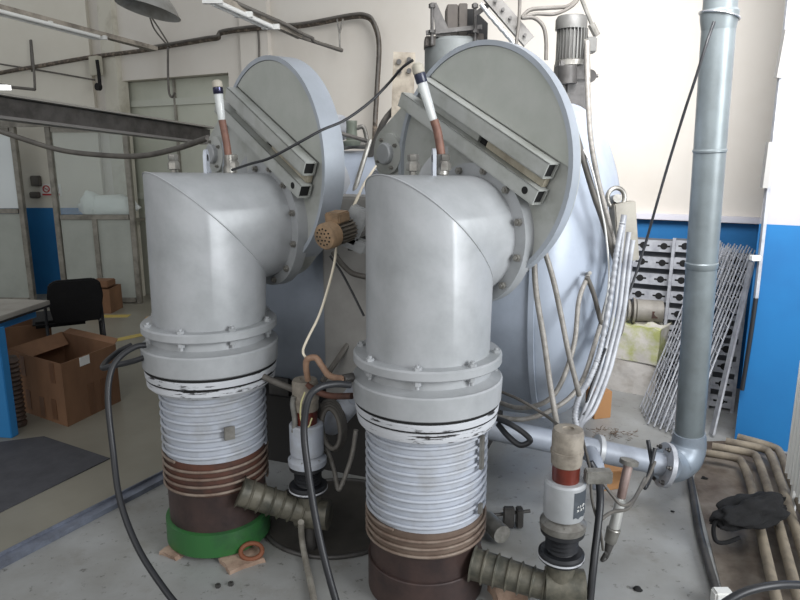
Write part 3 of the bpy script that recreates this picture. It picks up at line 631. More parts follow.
# ================================================================== BACKING-VALVE COLUMNS
def column(c, lab, zb, cap, top):
    root = thing('isolation_valve', lab, 'valve', (c.x, c.y, zb))
    DIRT = mat('dirty_cream', (144,136,124), .6, 0, (96,88,78), 16)
    def L(name, prof, m, n=36, o=0, sm=35): bm = new(); lathe(bm, prof, (c.x+o, c.y, 0), UP, n); return obj(name, bm, m, root, sm)
    t = top-.75
    cp_ = L('actuator_cap', [(.05,.62+t),(.052,.625+t),(.053,.66+t),(.056,.662+t),(.056,.672+t),(.053,.674+t),(.053,.735+t),(.048,.748+t),(.02,.75+t),(.02,.744+t),(.001,.744+t)], DIRT)
    L('sight_collar', [(.046,.555+t),(.047,.625+t)], REDG)
    L('cylinder_body', [(.05,.425+t),(.068,.43+t),(.07,.44+t),(.07,.555+t),(.064,.562+t),(.045,.562+t)], cap)
    L('upper_flange', [(.05,.378+t),(.078,.38+t),(.08,.385+t),(.08,.405+t),(.062,.42+t),(.05,.43+t)], STEEL if cap is not WRAP else WRAP)
    L('black_ring', [(.05,.362+t),(.076,.364+t),(.076,.379+t)], BLACK)
    pr = [(.05,.29+t)]+[(.048+(.010 if k % 2 else 0), .295+t+k*.0075) for k in range(9)]+[(.05,.365+t)]
    L('bellows', pr, BLACK, sm=60)
    L('lower_flange', [(.05,.255+t),(.074,.258+t),(.08,.265+t),(.08,.285+t),(.072,.292+t)], BLACK)
    L('gasket_ring', [(.06,.268+t),(.0815,.270+t),(.0815,.276+t),(.06,.278+t)], CHIP)
    bm = new(); tube(bm, [(c.x,c.y,.27+t),(c.x,c.y,.20+t),(c.x-.005,c.y,.15+t),(c.x-.04,c.y,.13+t)], .05, 20); obj('elbow_joint', bm, DKGREEN, root, 60)
    bm = new(); lathe(bm, [(.062,-.05),(.062,.085),(.05,.09)], (c.x,c.y,.15+t), (1,-.15,0), 28); obj('tee_body', bm, DKGREEN, root)
    for i in range(6):
        a = R(60*i+20); p = Vector((c.x+.068*math.cos(a), c.y+.068*math.sin(a), .405+t)); bm = new(); hexbolt(bm, p-UP*.003, UP, .008, .008, .005); obj('bolt', bm, STEEL, root)
    if zb >= 0:
        bm = new(); cyl(bm, (c.x,c.y,0), (c.x,c.y,.10+t), .03, n=16); obj('stand', bm, DKSTEEL, root)
    return root
column(RCOL, 'right air-operated isolation valve with pale cylinder and black bellows beside the right pump', 0, PAINT, .75)
column(LCOL, 'middle isolation valve with white cylinder and black bellows between the two pumps', 0, WRAP, .77)
rv = [o for o in SC.objects if o.name.startswith('isolation_valve') and 'right' in o.get('label','')][0]
bm = new(); rr = .0705; za, zb_ = .45, .545
cols = []
for i in range(9):
    a = R(-78+i*8.5); jag = .004*math.sin(i*2.3)
    cols.append([bm.verts.new((RCOL.x+rr*math.cos(a), RCOL.y+rr*math.sin(a), z)) for z in (za+jag, zb_)])
for a_, b_ in zip(cols, cols[1:]): bm.faces.new((a_[0], b_[0], b_[1], a_[1]))
obj('dark_patch', bm, mat('dark_slate_patch', (62,68,74), .6, 0, (84,90,96), 18, .5, .7), rv)
bm = new(); rr = .0715
def mark(a0_, z0_, a1_, z1_):
    p = [Vector((RCOL.x+rr*math.cos(R(a)), RCOL.y+rr*math.sin(R(a)), z)) for a, z in ((a0_,z0_),(a1_,z1_))]; tube(bm, p, .0011, 5, False)
for a_ in ((-66,.490,-63,.496),(-58,.489,-55,.497),(-49,.489,-48,.497),(-43,.489,-43,.498),(-43,.498,-38,.495),(-38,.495,-42,.493),
           (-67,.475,-61,.482),(-61,.475,-67,.482),(-55,.475,-49,.484),(-49,.475,-55,.484),(-39,.483,-43,.479),(-43,.479,-39,.475)): mark(*a_)
obj('scratched_marks', bm, WHITE, rv)
# bracket + dangling gauge on the right column
bm = new(); a = Vector((RCOL.x+.04, RCOL.y, .585)); box(bm, a+Vector((.065,-.02,0)), (.09,.04,.045), bev=.004); tag(obj('sensor_block', bm, STEEL), 'small grey rectangular switch block clamped to the right isolation valve', 'switch')
Yq = 2.35
root = thing('penning_gauge', 'tilted metal vacuum gauge with pinkish neck hanging under the horizontal pipe at right', 'gauge', W(608, 556, Yq))
def seg(name, a, b, r0, r1, m): bm = new(); lathe(bm, [(r0*.9,0),(r0,.004),(r1,(b-a).length-.004),(r1*.9,(b-a).length)], a, b-a, 24); obj(name, bm, m, root)
g0, g1, g2, g3, g4 = W(629,462,Yq), W(621,498,Yq-.02), W(614,528,Yq-.03), W(610,542,Yq-.03), W(606,558,Yq-.03)
bm = new(); q = (g0-g1).normalized(); lathe(bm, [(.03,-.01),(.036,-.008),(.036,.008),(.03,.01)], g0, q, 28); obj('clamp_flange', bm, STEEL, root)
seg('neck', g0, g1, .018, .017, mat('pinkish_metal', (158,140,134), .4, .4, (120,96,88), 12)); seg('sleeve', g1, g2, .019, .021, mat('bright_metal', (200,200,196), .3, .4)); seg('knurled_nut', g2, g3, .027, .024, STEEL)
seg('tip', g3, g4, .018, .009, DKSTEEL); bm = new(); tube(bm, [g4, W(602,560,Yq-.04), W(606,553,Yq-.05)], .008, 8); obj('cable_lug', bm, DKSTEEL, root, 60)

# ================================================================== RIGHT SIDE PIPEWORK
pb = Vector((1.42, 3.02, .23)); pt = Vector((1.29, 2.90, 3.1))
root = thing('riser_pipe', 'thick grey vertical pipe standing at the right, rising out of the top of frame', 'pipe', (pb.x, pb.y, 0))
zj = W(712, 260, 3).z; du = (pt-pb).normalized()
bm = new(); tube(bm, [pb+du*.05, pt], .067, 32, False); obj('riser', bm, PIPEG, root)
q = pb+du*((W(690,268,3).z-pb.z)); bm = new(); lathe(bm, [(.066,0),(.071,.01),(.071,.03),(.067,.035)], q, du, 32); obj('weld_joint', bm, PIPEG, root)
q = pb+du*((W(712,22,3).z-pb.z)); bm = new(); lathe(bm, [(.067,-.04),(.074,0),(.076,.03),(.068,.04)], q, du, 32); obj('collar', bm, PIPEG, root)
q = pb+du*((W(712,152,3).z-pb.z)); bm = new(); lathe(bm, [(.067,-.0),(.071,.004),(.071,.012),(.067,.016)], q, du, 32); obj('weld_joint', bm, PIPEG, root)
# elbow at base (bigger, bluish)
hx = W(665, 465, 2.86)
bm = new(); tube(bm, [pb+du*.10, pb+du*.03, pb+Vector((-.03,-.02,-.03)), pb+Vector((-.09,-.05,-.05)), hx], .08, 28, k=6, rf=lambda t, l: .074+.012*math.sin(t*3.14)); obj('base_elbow', bm, mat('bluish_grey', (132,142,152), .4, .2, (112,118,124), 6), root)
hd = (W(520,434,2.86)-hx).normalized()
bm = new(); lathe(bm, [(.06,-.012),(.105,-.01),(.105,.012),(.06,.014)], hx-hd*.0, hd, 32); obj('pipe_flange', bm, GALV, root)
for i in range(6):
    x_, y_, _ = frame(hd); a = R(60*i+15); bm = new(); p = hx+(x_*math.cos(a)+y_*math.sin(a))*.088; hexbolt(bm, p+hd*.01, hd, .011, .012, .012); obj('bolt', bm, DKSTEEL, root)
root = thing('horizontal_pipe', 'pale grey horizontal pipe running behind right isolation valve to the riser flange', 'pipe', hx)
h0 = hx+hd*.018; h1 = W(470, 424, 2.82)
bm = new(); tube(bm, [h0, h1], .053, 28, False); obj('pipe_run', bm, mat('dull_pipe_paint', (140,146,156), .5, .1, (122,126,132), 7), root)
bm = new(); lathe(bm, [(.058,-.01),(.075,0),(.075,.02),(.058,.03)], h0+hd*.3, hd, 28); obj('reducer', bm, PAINT, root)
bm = new(); p = W(590,452,2.80); tube(bm, [p, p+Vector((.0,-.10,-.02)), p+Vector((.0,-.16,-.10))], .035, 18); obj('branch', bm, MATS['dull_pipe_paint'], root, 60)
# short stub clamp on the floor between pump and column
root = thing('pipe_clamp', 'short pipe stub with steel clamp lying on the floor right of the right pump', 'clamp', G(498, 525))
p = G(490, 532, .06)+Vector((0,.1,0)); bm = new(); cyl(bm, p, p+Vector((.05,-.12,0)), .04, n=24); obj('stub', bm, STEEL, root)
bm = new(); box(bm, p+Vector((.10,.02,.0)), (.05,.03,.1), bev=.005); box(bm, p+Vector((.15,.03,-.005)), (.03,.05,.09), bev=.005); tube(bm, [p+Vector((.0,.03,.0)), p+Vector((.2,.04,.02))], .008, 8, False); obj('jaw', bm, DKSTEEL, root)

# hoses right of the chamber (braided)
def pxs(pts, Y=None): return [W(a, b, c) for a, b, c in pts]
g = 'braided hoses hanging down the chamber front'
hose('braided_hose', pxs([(534,244,2.42),(536,290,2.40),(544,340,2.38),(551,390,2.35),(556,420,2.3),(556,432,2.22)]), .011, BRAID, 'braided hose dropping straight from under the right disc to the valve cap', 'hose')
hose('braided_hose', pxs([(541,240,2.40),(552,275,2.38),(560,310,2.38),(568,350,2.36),(576,382,2.36),(579,395,2.38)]), .010, BRAID, 'braided hose slanting from behind the right disc across the chamber', 'hose')
hose('braided_hose', pxs([(588,276,2.62),(579,300,2.55),(574,345,2.46),(560,385,2.42),(545,402,2.42),(520,408,2.5),(498,402,2.6)]), .010, BRAID, 'looped braided hose hanging from the small hook on the chamber', 'hose')
hose('braided_hose', pxs([(587,277,2.60),(594,295,2.62),(602,325,2.66),(611,341,2.7),(620,334,2.74),(625,312,2.8)]), .010, CABLE, 'dark grey loop hose hooked at top on the chamber right side', 'hose')
hose('braided_hose', pxs([(498,417,2.55),(525,419,2.5),(555,408,2.48),(580,385,2.52),(596,340,2.62),(610,290,2.75),(620,240,2.85)]), .010, BRAID, 'long braided hose curving low along the chamber to its right edge', 'hose')
hose('ribbed_hose', pxs([(578,432,2.3),(575,415,2.33),(580,395,2.4),(590,378,2.5),(600,350,2.56),(610,300,2.60),(617,250,2.62),(624,215,2.64)]), .013, GALV, 'thick pale ribbed metal hose running down the chamber right edge', 'hose', n=10, k=24, rf=lambda t, l: .011+.0018*math.sin(l*2*math.pi/.012))
hose('cable_run', pxs([(566,100,2.7),(575,130,2.62),(585,165,2.6),(594,195,2.6),(602,218,2.62),(609,240,2.64),(616,262,2.66)]), .012, CABLE, 'grey cable from vertical motor down to the control box, inner one', 'cable')
hose('cable_run', pxs([(587,42,3.0),(588,95,2.85),(591,140,2.72),(598,180,2.68),(606,212,2.66),(614,244,2.68)]), .011, BRAID, 'ribbed grey conduit from vertical motor down to the control box, outer one', 'cable')
hose('thin_cable', pxs([(572,146,2.62),(583,150,2.6),(592,170,2.58),(601,208,2.6),(606,235,2.62),(609,280,2.64),(603,320,2.6)]), .004, WHITE, 'thin pale wire hanging along the chamber right edge', 'wire')
for k, (dx, top_) in enumerate(((0, 215),(5, 232),(10, 240))):
    hose('ribbed_hose', pxs([(625+dx*.8,top_,2.70),(620+dx,260,2.69),(614+dx,310,2.66),(605+dx,350,2.62),(598+dx,375,2.56),(588+dx*.6,400+k*5,2.48),(578+dx*.3,425,2.46),(570,450,2.46)]), .010 if k else .008, GALV,
         ('thin ribbed metal hose nearest the chamber below the control box', 'ribbed metal hose in the middle below the control box', 'ribbed metal hose farthest right below the control box')[k], 'hose')
hose('thin_cable', pxs([(497,390,2.5),(520,400,2.4),(545,415,2.3),(562,428,2.15)]), .006, CABLE, 'thin grey cable crossing to the right isolation valve cap', 'cable')
hose('black_hose', pxs([(496,418,2.35),(510,424,2.28),(525,434,2.25),(530,441,2.24),(520,445,2.25),(508,436,2.28),(498,424,2.33)]), .011, BLACK, 'short black rubber loop beside the right pump flange', 'hose')
# hook on chamber
bm = new(); tube(bm, pxs([(586,286,2.72),(587,275,2.68),(590,273,2.63)]), .008, 8); tag(obj('hose_hook', bm, STEEL, smooth=60), 'small steel hook on the chamber holding the looped hoses', 'hook')
# control box with wheel
root = thing('control_box', 'tall narrow grey terminal box with handwheel at the chamber right edge', 'control box', W(622,256,3.0))
bm = new(); c = W(624, 232, 2.78); box(bm, c, (.10,.05,.25), Matrix.Rotation(R(-8),3,'Y') @ Matrix.Rotation(R(15),3,'Z'), .004); obj('case', bm, mat('box_grey', (136,132,122), .5, .2, (104,100,92), 10), root)
bm = new(); c = W(616,198,2.78); x_, y_, _ = frame(Vector((.3,-1,.1))); tube(bm, [c+(x_*math.cos(R(t))+y_*math.sin(R(t)))*.042 for t in range(0,361,20)], .010, 10, False); obj('handwheel', bm, STEEL, root, 70)
bm = new(); cyl(bm, c+Vector((0,.04,-.01)), c+Vector((0,-.02,0)), .018, n=16); obj('wheel_hub', bm, STEEL, root)

# wire from pipe collar going down
hose('tie_wire', pxs([(714,22,2.84),(706,45,2.80),(695,80,2.82),(685,110,2.85),(668,165,2.9),(655,210,2.92),(645,245,2.94),(632,285,2.92),(618,320,2.85),(604,352,2.6),(592,385,2.5),(583,415,2.46)]), .006, BLACK, 'long dark wire slanting from the riser pipe down to the chamber hoses', 'wire')
bm = new(); c = pb+du*((W(712,18,3).z-pb.z)); x_, y_, _ = frame(du+Vector((.25,0,0)))
tube(bm, [c+(x_*math.cos(R(t))+y_*math.sin(R(t)))*.081 for t in range(0,361,15)], .004, 6, False); tag(obj('wire_loop', bm, SILV, smooth=70), 'thin bright wire loop tied round the top of the riser pipe', 'wire')
# cables at the flange on column right
for k, pts in enumerate(([(588,470,2.3),(600,480,2.28),(612,495,2.26),(622,505,2.25),(633,500,2.3),(645,478,2.5)],
                         [(590,462,2.3),(598,478,2.28),(600,505,2.2),(594,560,2.1),(590,600,2.05)],
                         [(655,462,2.7),(648,478,2.6),(640,490,2.5),(628,508,2.35),(612,512,2.25),(600,520,2.2)],
                         [(648,440,2.75),(652,470,2.7),(645,488,2.62),(650,470,2.68),(655,448,2.72)],
                         [(583,440,2.15),(590,470,2.2),(592,500,2.2),(600,530,2.2),(603,550,2.25)])):
    hose('signal_cable', pxs(pts), (.006,.014,.007,.009,.005)[k], BLACK if k in (1,3) else CABLE,
         ('thin cable from the valve switch block across to pipe flange', 'thick black cable dropping to the floor right of the isolation valve', 'thin cable sagging behind the hanging gauge', 'tangled black cable bunched under the riser flange', 'thin cable running down beside the isolation valve body')[k], 'cable')

# ================================================================== CONDUITS, PIPES, RADIATOR, BAG
def PP(px, py, off):  # on pier face
    d = ray(px, py); p0 = P0-pn*off; t = (p0-Vector((0,0,H))).dot(pn)/d.dot(pn); return Vector((0,0,H))+d*t
root = thing('wall_conduit', 'narrow grey cable trunking climbing the corner of the right pier', 'conduit', PP(750,300,.02))
bm = new(); bar(bm, PP(789,-5,.02), PP(756,298,.02), .018, .02); obj('trunking', bm, GALV, root)
bm = new(); bar(bm, PP(787,30,.035), PP(778,78,.035), .03, .03); obj('cover_box', bm, mat('cover_grey', (150,148,144), .6), root)
bm = new(); bar(bm, PP(770,142,.035), PP(764,188,.035), .03, .03); obj('cover_box', bm, mat('cover_grey', (150,148,144), .6), root)
bm = new(); tube(bm, [PP(756,298,.02), PP(750,340,.03), PP(742,390,.04)], .012, 10); obj('cable_tail', bm, BLACK, root, 60)
bm = new(); box(bm, PP(755,258,.04), (.05,.04,.03), bev=.004); obj('clip', bm, WHITE, root)
labs = ['innermost dusty heating pipe bending along the floor at right', 'second dusty heating pipe from the left along the floor', 'third dusty heating pipe from the left along the floor', 'outermost dusty heating pipe next to the radiator']
base = [[(700,452),(735,458),(743,465),(750,483),(756,510),(774,590),(782,625)], [(712,446),(750,453),(758,461),(766,483),(776,515),(796,590),(806,625)], [(726,441),(763,449),(771,457),(780,480),(791,515),(815,590)], [(738,437),(773,447),(781,455),(789,475),(803,510),(830,580)]]
for k in range(4):
    bm = new(); tube(bm, [G(a,b,.07) for a,b in base[k]], .021, 14); tag(obj('heating_pipe', bm, DUSTP, smooth=60), labs[k], 'pipe', None)
root = thing('radiator', 'white ribbed radiator at the right edge in front of blue pier', 'radiator', (1.92, 2.62, .1))
ra = Vector((.34,.94,0)); rb = W(803, 500, 2.70)
for k in range(6):
    q = Vector((rb.x,2.70,0))+ra*(k*.06-.12)
    bm = new(); box(bm, Vector((q.x,q.y,.16+.30)), (.09,.03,.58), basis(Vector((ra.y,-ra.x,0)), ra, UP), .012); obj('rib', bm, WHITE, root)
bm = new(); q = Vector((rb.x,2.70,.70)); cyl(bm, q-ra*.16, q+ra*.24, .022, n=14); q.z=.2; cyl(bm, q-ra*.16, q+ra*.24, .022, n=14); obj('header_tube', bm, WHITE, root)
for s in (-.1,.16):
    bm = new(); q = Vector((rb.x,2.70,0))+ra*s; cyl(bm, (q.x,q.y,0), (q.x,q.y,.18), .015, n=10); obj('foot', bm, WHITE, root)
# bag
bm = new(); bmesh.ops.create_icosphere(bm, subdivisions=5, radius=1)
bc = G(750, 517, .12)
for v in bm.verts:
    n_ = noise.noise(v.co*1.7)*.35+noise.noise(v.co*4)*.14+noise.noise(Vector((v.co.x*2, v.co.y*9, v.co.z*3)))*.10
    s_ = 1+n_; zz = v.co.z*s_*.07; v.co = Vector((v.co.x*s_*.19, v.co.y*s_*.095, max(zz*.85, -.04)))
    v.co.y += v.co.x*.35
bmesh.ops.translate(bm, verts=bm.verts, vec=bc+Vector((.01,.0,.03))); bagroot = obj('fabric_bag', bm, BLK2, smooth=80)
tag(bagroot, 'crumpled black fabric bag lying on the floor heating pipes', 'bag')
hb = new(); q = bc+Vector((-.18,-.08,-.02)); tube(hb, [q+Vector((.06,.02,.03)), q+Vector((.0,.0,.05)), q+Vector((-.02,-.01,.02)), q+Vector((-.01,-.02,-.03)), q+Vector((.03,-.02,-.04)), q+Vector((.10,0,-.03))], .009, 8); obj('handle', hb, BLK2, bagroot, 60)
# floor hose + foreground hose
hose('floor_hose', [G(a,b,.02) for a,b in ((690,478),(694,500),(699,530),(707,560),(716,590),(724,620))], .017, DKSTEEL, 'dark hose lying on the floor running down from riser pipe elbow', 'hose')
hose('foreground_hose', [W(700,640,1.35), W(715,612,1.38), W(740,594,1.4), W(770,586,1.42), W(800,585,1.45), W(850,590,1.5)], .010, BLACK, 'thick black hose curving through the bottom right corner', 'hose')
bm = new(); box(bm, G(722,597,.05), (.07,.05,.06), bev=.008); tag(obj('white_block', bm, WHITE), 'small white block on the floor under the foreground hose', 'block')

# ================================================================== RACKS, CRATES
def hole_panel(pl, lab, cols, wd, rows, hgt, lean, z0=.0):
    """pl: top-left point; panel leans back"""
    root = thing('keyhole_tray_rack', lab, 'rack', (pl.x, pl.y, 0))
    X = Vector((.875,-.485,0)).normalized(); Ydn = Vector((-.06,-.10,-1)).normalized(); N = X.cross(Ydn).normalized(); N = N if N.y < 0 else -N
    for s in (0, wd):
        bm = new(); bar(bm, pl+X*s, pl+X*s+Ydn*hgt, .02, .05, N); obj('side_rail', bm, GALV, root)
    bm = new(); box(bm, pl+X*wd/2+Ydn*hgt/2-N*.05, (wd,.004,hgt), basis(X, N, Ydn)); obj('back_sheet', bm, mat('rack_back', (96,98,102), .6, .3), root)
    dz = hgt/rows
    for r in range(rows):
        c = pl+X*wd/2+Ydn*(dz*(r+.45)); bm = new(); box(bm, c, (wd-.02,.006,dz*.66), basis(X, N, Ydn)); box(bm, c+Ydn*dz*.33-N*.02, (wd-.02,.05,.005), basis(X, N, Ydn)); t_ = obj('tray', bm, GALV, root)
        for q in range(cols):
            cc_ = c+X*(wd*((q+.5)/cols-.5)); bm = new(); cyl(bm, cc_-N*.001, cc_+N*.005, .024, n=18); box(bm, cc_+N*.002, (.085,.005,.012), basis(X, N, Ydn)); obj('keyhole', bm, DARK, t_)
    return root
hole_panel(W(634, 237, 4.78), 'leftmost galvanised tray rack with keyhole slots against the back wall', 2, .28, 8, .95, 0)
hole_panel(W(675, 238, 4.58), 'middle galvanised keyhole tray rack just left of and behind the riser pipe', 2, .28, 8, .95, 0)
hole_panel(W(725, 252, 4.28), 'right galvanised keyhole tray rack behind the leaning wire grids', 1, .15, 9, 1.05, 0)
bm = new(); bar(bm, W(752,262,3.78), G(712,434,.02), .012, .045); tag(obj('steel_strip', bm, GALV), 'flat steel strip leaning beside the blue pier', 'strip')
for k in range(7):
    bt = G(648+k*6.0, 424+k*2.6, .012); tp = W(717+k*6.8, 247+k*.8, 4.28-k*.05); wv = Vector((.035,.24,.01)); wt = Vector((.045,.15,.0))
    root = thing('wire_grid', ['wire grid rack leaning, farthest left of the seven', 'second leaning wire grid rack counted from the left', 'third leaning wire grid rack counted from the left', 'middle leaning wire grid rack of the seven', 'third leaning wire grid rack counted from the right', 'second leaning wire grid rack counted from the right', 'wire grid rack leaning, farthest right of the seven'][k], 'wire rack', bt)
    for j in range(5):
        s = j/4; bm = new(); tube(bm, [bt+wv*s, tp+wt*s*2], .0055 if j % 4 == 0 else .004, 6, False); obj('rod', bm, GALV, root)
    bm = new()
    for j in range(14):
        s = (j+.3)/14; A = bt.lerp(tp, s); Bq = (bt+wv).lerp(tp+wt*2, s); tube(bm, [A, Bq], .0035, 5, False)
    o = obj('rungs', bm, GALV, root)
def crate(c, w_, d_, h_, rot, lab, m, lump=0):
    M_ = Matrix.Rotation(rot,3,'Z'); bm = new(); box(bm, (0,0,h_/2), (w_,d_,h_))
    bmesh.ops.subdivide_edges(bm, edges=list(bm.edges), cuts=7, use_grid_fill=True)
    for v in bm.verts:
        v.co += Vector((noise.noise(v.co*9), noise.noise(v.co*9+Vector((5,0,0))), 0))*.012
        if v.co.z > h_*.98: v.co.z += abs(noise.noise(v.co*14+Vector((0,9,lump))))*.07*(1 if lump else .1)
        v.co = M_ @ v.co+c
    return tag(obj('plaster_crate', bm, m, smooth=50), lab, 'crate')
cr = G(647, 398)+Vector((-.0,.22,0))
crate(cr, .34, .30, .235, R(-35), 'lower whitish block-like crate on the floor by the racks', FOAM2)
crate(cr+Vector((.0,0,.24)), .36, .31, .235, R(-38), 'upper yellowish stained crate with rough top stacked below the grey motor', FOAM, 1)
mp = cr+Vector((.0,-.03,.58)); root = thing('grey_motor', 'dusty grey cylindrical motor lying on the upper crate', 'motor', mp-UP*.08); md_ = Vector((-.95,.2,0)).normalized()
mm = mat('motor_grey', (138,134,126), .6, .1, (110,106,98), 8)
bm = new(); lathe(bm, [(.06,-.1),(.078,-.095),(.08,.08),(.07,.085)], mp+Vector((.03,0,0)), md_, 32); obj('body', bm, mm, root)
bm = new(); lathe(bm, [(.05,.085),(.09,.09),(.09,.105),(.05,.11)], mp+Vector((.03,0,0)), md_, 32); lathe(bm, [(.04,.11),(.075,.125),(.075,.14),(.03,.15),(.015,.2)], mp+Vector((.03,0,0)), md_, 32); obj('end_flange', bm, mm, root)
bm = new(); box(bm, mp+Vector((.05,-.078,-.01)), (.04,.01,.05)); obj('rusty_plate', bm, RUST, root)
bm = new(); box(bm, mp+Vector((-.0,.0,-.085)), (.14,.1,.02)); obj('foot', bm, mm, root)
# small cardboard pieces behind chamber
for k, (px, py, w_, h_) in enumerate(((601,420,.12,.18),(612,492,.14,.10))):
    q = G(px, py); bm = new(); box(bm, q+Vector((0,.08,h_/2)), (w_,.12,h_), Matrix.Rotation(R(15),3,'Z'), .003)
    tag(obj('carton', bm, mat('carton_orange', (170,126,84), .8)), ('small light cardboard carton on floor at the chamber right edge', 'low cardboard carton on floor beneath the horizontal pipe')[k], 'box')

# ================================================================== MACHINERY ON TOP
# metal plate with holes
root = thing('drilled_plate', 'upright bare metal plate with four bolts behind the right valve lobe', 'plate', W(404,130,3.3))
c = W(403, 92, 3.3); bm = new(); box(bm, c, (.105,.012,.36), Matrix.Rotation(R(2),3,'Y')); obj('plate', bm, mat('worn_plate', (158,150,136), .5, .3, (110,100,88), 12), root)
for (px, py) in ((399,62),(409,60),(399,72),(409,71)):
    q = W(px, py, 3.29); bm = new(); cyl(bm, q, q-Vector((0,.012,0)), .012, n=14); obj('bolt', bm, DKSTEEL, root)
# big dark pump/motor block
root = thing('roots_blower', 'dark grey motor block with tie rods standing on the chamber behind the right disc', 'motor', W(455,90,3.55))
def Q(px, py, Y=3.55): return W(px, py, Y)
DB = mat('motor_dark', (112,110,106), .5, .2, (84,80,76), 8)
c = Q(454, 56); bm = new(); lathe(bm, [(.145,-.16),(.15,-.12),(.15,.06),(.135,.075)], c, UP, 40); obj('lower_body', bm, mat('drum_grey', (112,116,115), .5, .1, (92,94,92), 6), root)
bm = new(); c = Q(455, 70); cyl(bm, Vector((c.x,c.y,1.74)), Vector((c.x,c.y,c.z)), .15, n=40); obj('mounting_neck', bm, DB, root)
BD = mat('brown_dark', (66,60,54), .6, .1, (46,42,38), 8)
for (xa, xb, ya, yb, yy) in ((447,457.5,4,39,3.46),(459,467,3,39,3.46),(425,445,36,46,3.44)):
    bm = new(); A_ = Q(xa,ya,yy); B_ = Q(xb,yb,yy); box(bm, ((A_.x+B_.x)/2, yy+.08, (A_.z+B_.z)/2), (B_.x-A_.x, .16, A_.z-B_.z), None, .004); obj('stator_block', bm, BD, root)
bm = new(); A_ = Q(468,8,3.48); B_ = Q(488,40,3.48); prism(bm, [(0,0),(B_.x-A_.x,0),(B_.x-A_.x,(A_.z-B_.z)*.55),(.03,A_.z-B_.z),(0,A_.z-B_.z)], (A_.x, 3.50, B_.z), Vector((1,0,0)), UP, -.15); obj('black_cover', bm, DARK, root)
bm = new(); A_ = Q(468,33,3.44); B_ = Q(484,44,3.44); box(bm, ((A_.x+B_.x)/2, 3.5, (A_.z+B_.z)/2), (B_.x-A_.x,.1,A_.z-B_.z), None, .003); obj('side_plate', bm, BD, root)
for px in (432, 475):
    bm = new(); cyl(bm, Q(px, 45,3.42), Q(px, 3,3.42), .008, n=10); cyl(bm, Q(px,8,3.42), Q(px,4,3.42), .016, n=6); cyl(bm, Q(px,33,3.42), Q(px,30,3.42), .018, n=6); obj('tie_rod', bm, DKSTEEL, root)
bm = new(); bar(bm, Q(426,33,3.43), Q(482,27,3.43), .02, .02); obj('cross_bar', bm, DKSTEEL, root)
bm = new(); prism(bm, [(0,0),(.07,0),(.07,.03),(.0,.17),(-.02,.17)], Q(436,40,3.45), Vector((1,0,0)), UP, .01); obj('gusset', bm, DKSTEEL, root)
# slanted terminal rail
root = thing('terminal_rail', 'slanted dark rail of connectors at the top centre behind the right disc', 'rail', Q(510,30,3.4))
a, b = Q(486,-8,3.3), Q(529,42,3.3); bm = new(); bar(bm, a, b, .06, .03, Vector((0,-1,0))); obj('rail', bm, DB, root)
for k in range(7):
    q = a.lerp(b, .12+k*.13)+Vector((-.05,-.02,-.03)); bm = new(); cyl(bm, q, q+Vector((.05,0,-.06)), .010, n=10); obj('connector', bm, SILV, root)
for k in range(5):
    q = a.lerp(b, .2+k*.17)+Vector((.0,-.022,.0)); bm = new(); cyl(bm, q, q-Vector((0,.012,0)), .008, n=8); obj('screw', bm, DKSTEEL, root)
bm = new(); bar(bm, Q(476,14,3.35), Q(492,2,3.32), .015,.02); obj('stay', bm, DKSTEEL, root)
hose('riser_cable', pxs([(520,-5,3.2),(519,20,3.2),(516,45,3.2)]), .008, CABLE, 'upright cable at the top behind the right disc', 'cable')
hose('overhead_cable', pxs([(521,18,3.3),(530,10,3.3),(548,8,3.3),(568,6,3.35),(580,-4,3.4)]), .009, CABLE, 'upper dark cable arching right from the terminal rail', 'cable')
hose('overhead_cable', pxs([(521,18,3.28),(535,14,3.3),(555,14,3.3),(572,6,3.35),(582,-6,3.4)]), .008, CABLE, 'lower dark cable arching right from the terminal rail', 'cable')
hose('overhead_cable', pxs([(522,18,3.25),(534,18,3.25),(543,26,3.25),(546,40,3.25),(546,60,3.25)]), .009, CABLE, 'dark cable looping down just right of the terminal rail', 'cable')
bm = new(); tube(bm, pxs([(578,-10,3.6),(592,25,3.6)]), .010, 8, False); cyl(bm, W(591,24,3.6), W(597,36,3.6), .018, n=10); tag(obj('hanging_probe', bm, STEEL), 'thin white rod with brass tip hanging above the vertical motor', 'rod')
# vertical motor
root = thing('vertical_motor', 'grey finned upright motor with gearbox above the chamber right end', 'motor', W(570,118,3.3))
c = W(569, 50, 3.3); VM = mat('motor_body', (98,98,95), .5, .2, (78,76,73), 8)
bm = new(); cyl(bm, W(571,60,3.3), W(571,30,3.3), .060, n=32)
for i in range(26):
    a = 2*math.pi*i/26; q = W(571,60,3.3); box(bm, Vector((q.x+.064*math.cos(a), q.y+.064*math.sin(a), (q.z+W(571,30,3.3).z)/2)), (.016,.005,.14), Matrix.Rotation(a,3,'Z'))
obj('finned_body', bm, VM, root)
q = W(571,30,3.3); bm = new(); lathe(bm, [(.073,0),(.073,.045),(.064,.06),(.03,.063)], q, UP, 32); obj('fan_cover', bm, VM, root)
q = W(571,60,3.3); bm = new(); lathe(bm, [(.05,-.03),(.074,-.028),(.074,-.005),(.06,0)], q, UP, 32); obj('flange', bm, STEEL, root)
bm = new(); box(bm, W(572,46,3.3)+Vector((.08,-.02,0)), (.05,.06,.07), None, .006); obj('terminal_box', bm, VM, root)
bm = new(); box(bm, W(571,72,3.3)+Vector((0,.0,-.0)), (.14,.12,.09), None, .006); box(bm, W(575,97,3.3), (.12,.1,.17), None, .01); cyl(bm, W(567,66,3.24), W(567,84,3.24), .045, n=20); obj('gearbox', bm, DKSTEEL, root)
q = W(575,110,3.3); bm = new(); box(bm, (q.x-.02,q.y,(q.z+1.6)/2), (.07,.08,q.z-1.6)); obj('mount_bracket', bm, DKSTEEL, root)
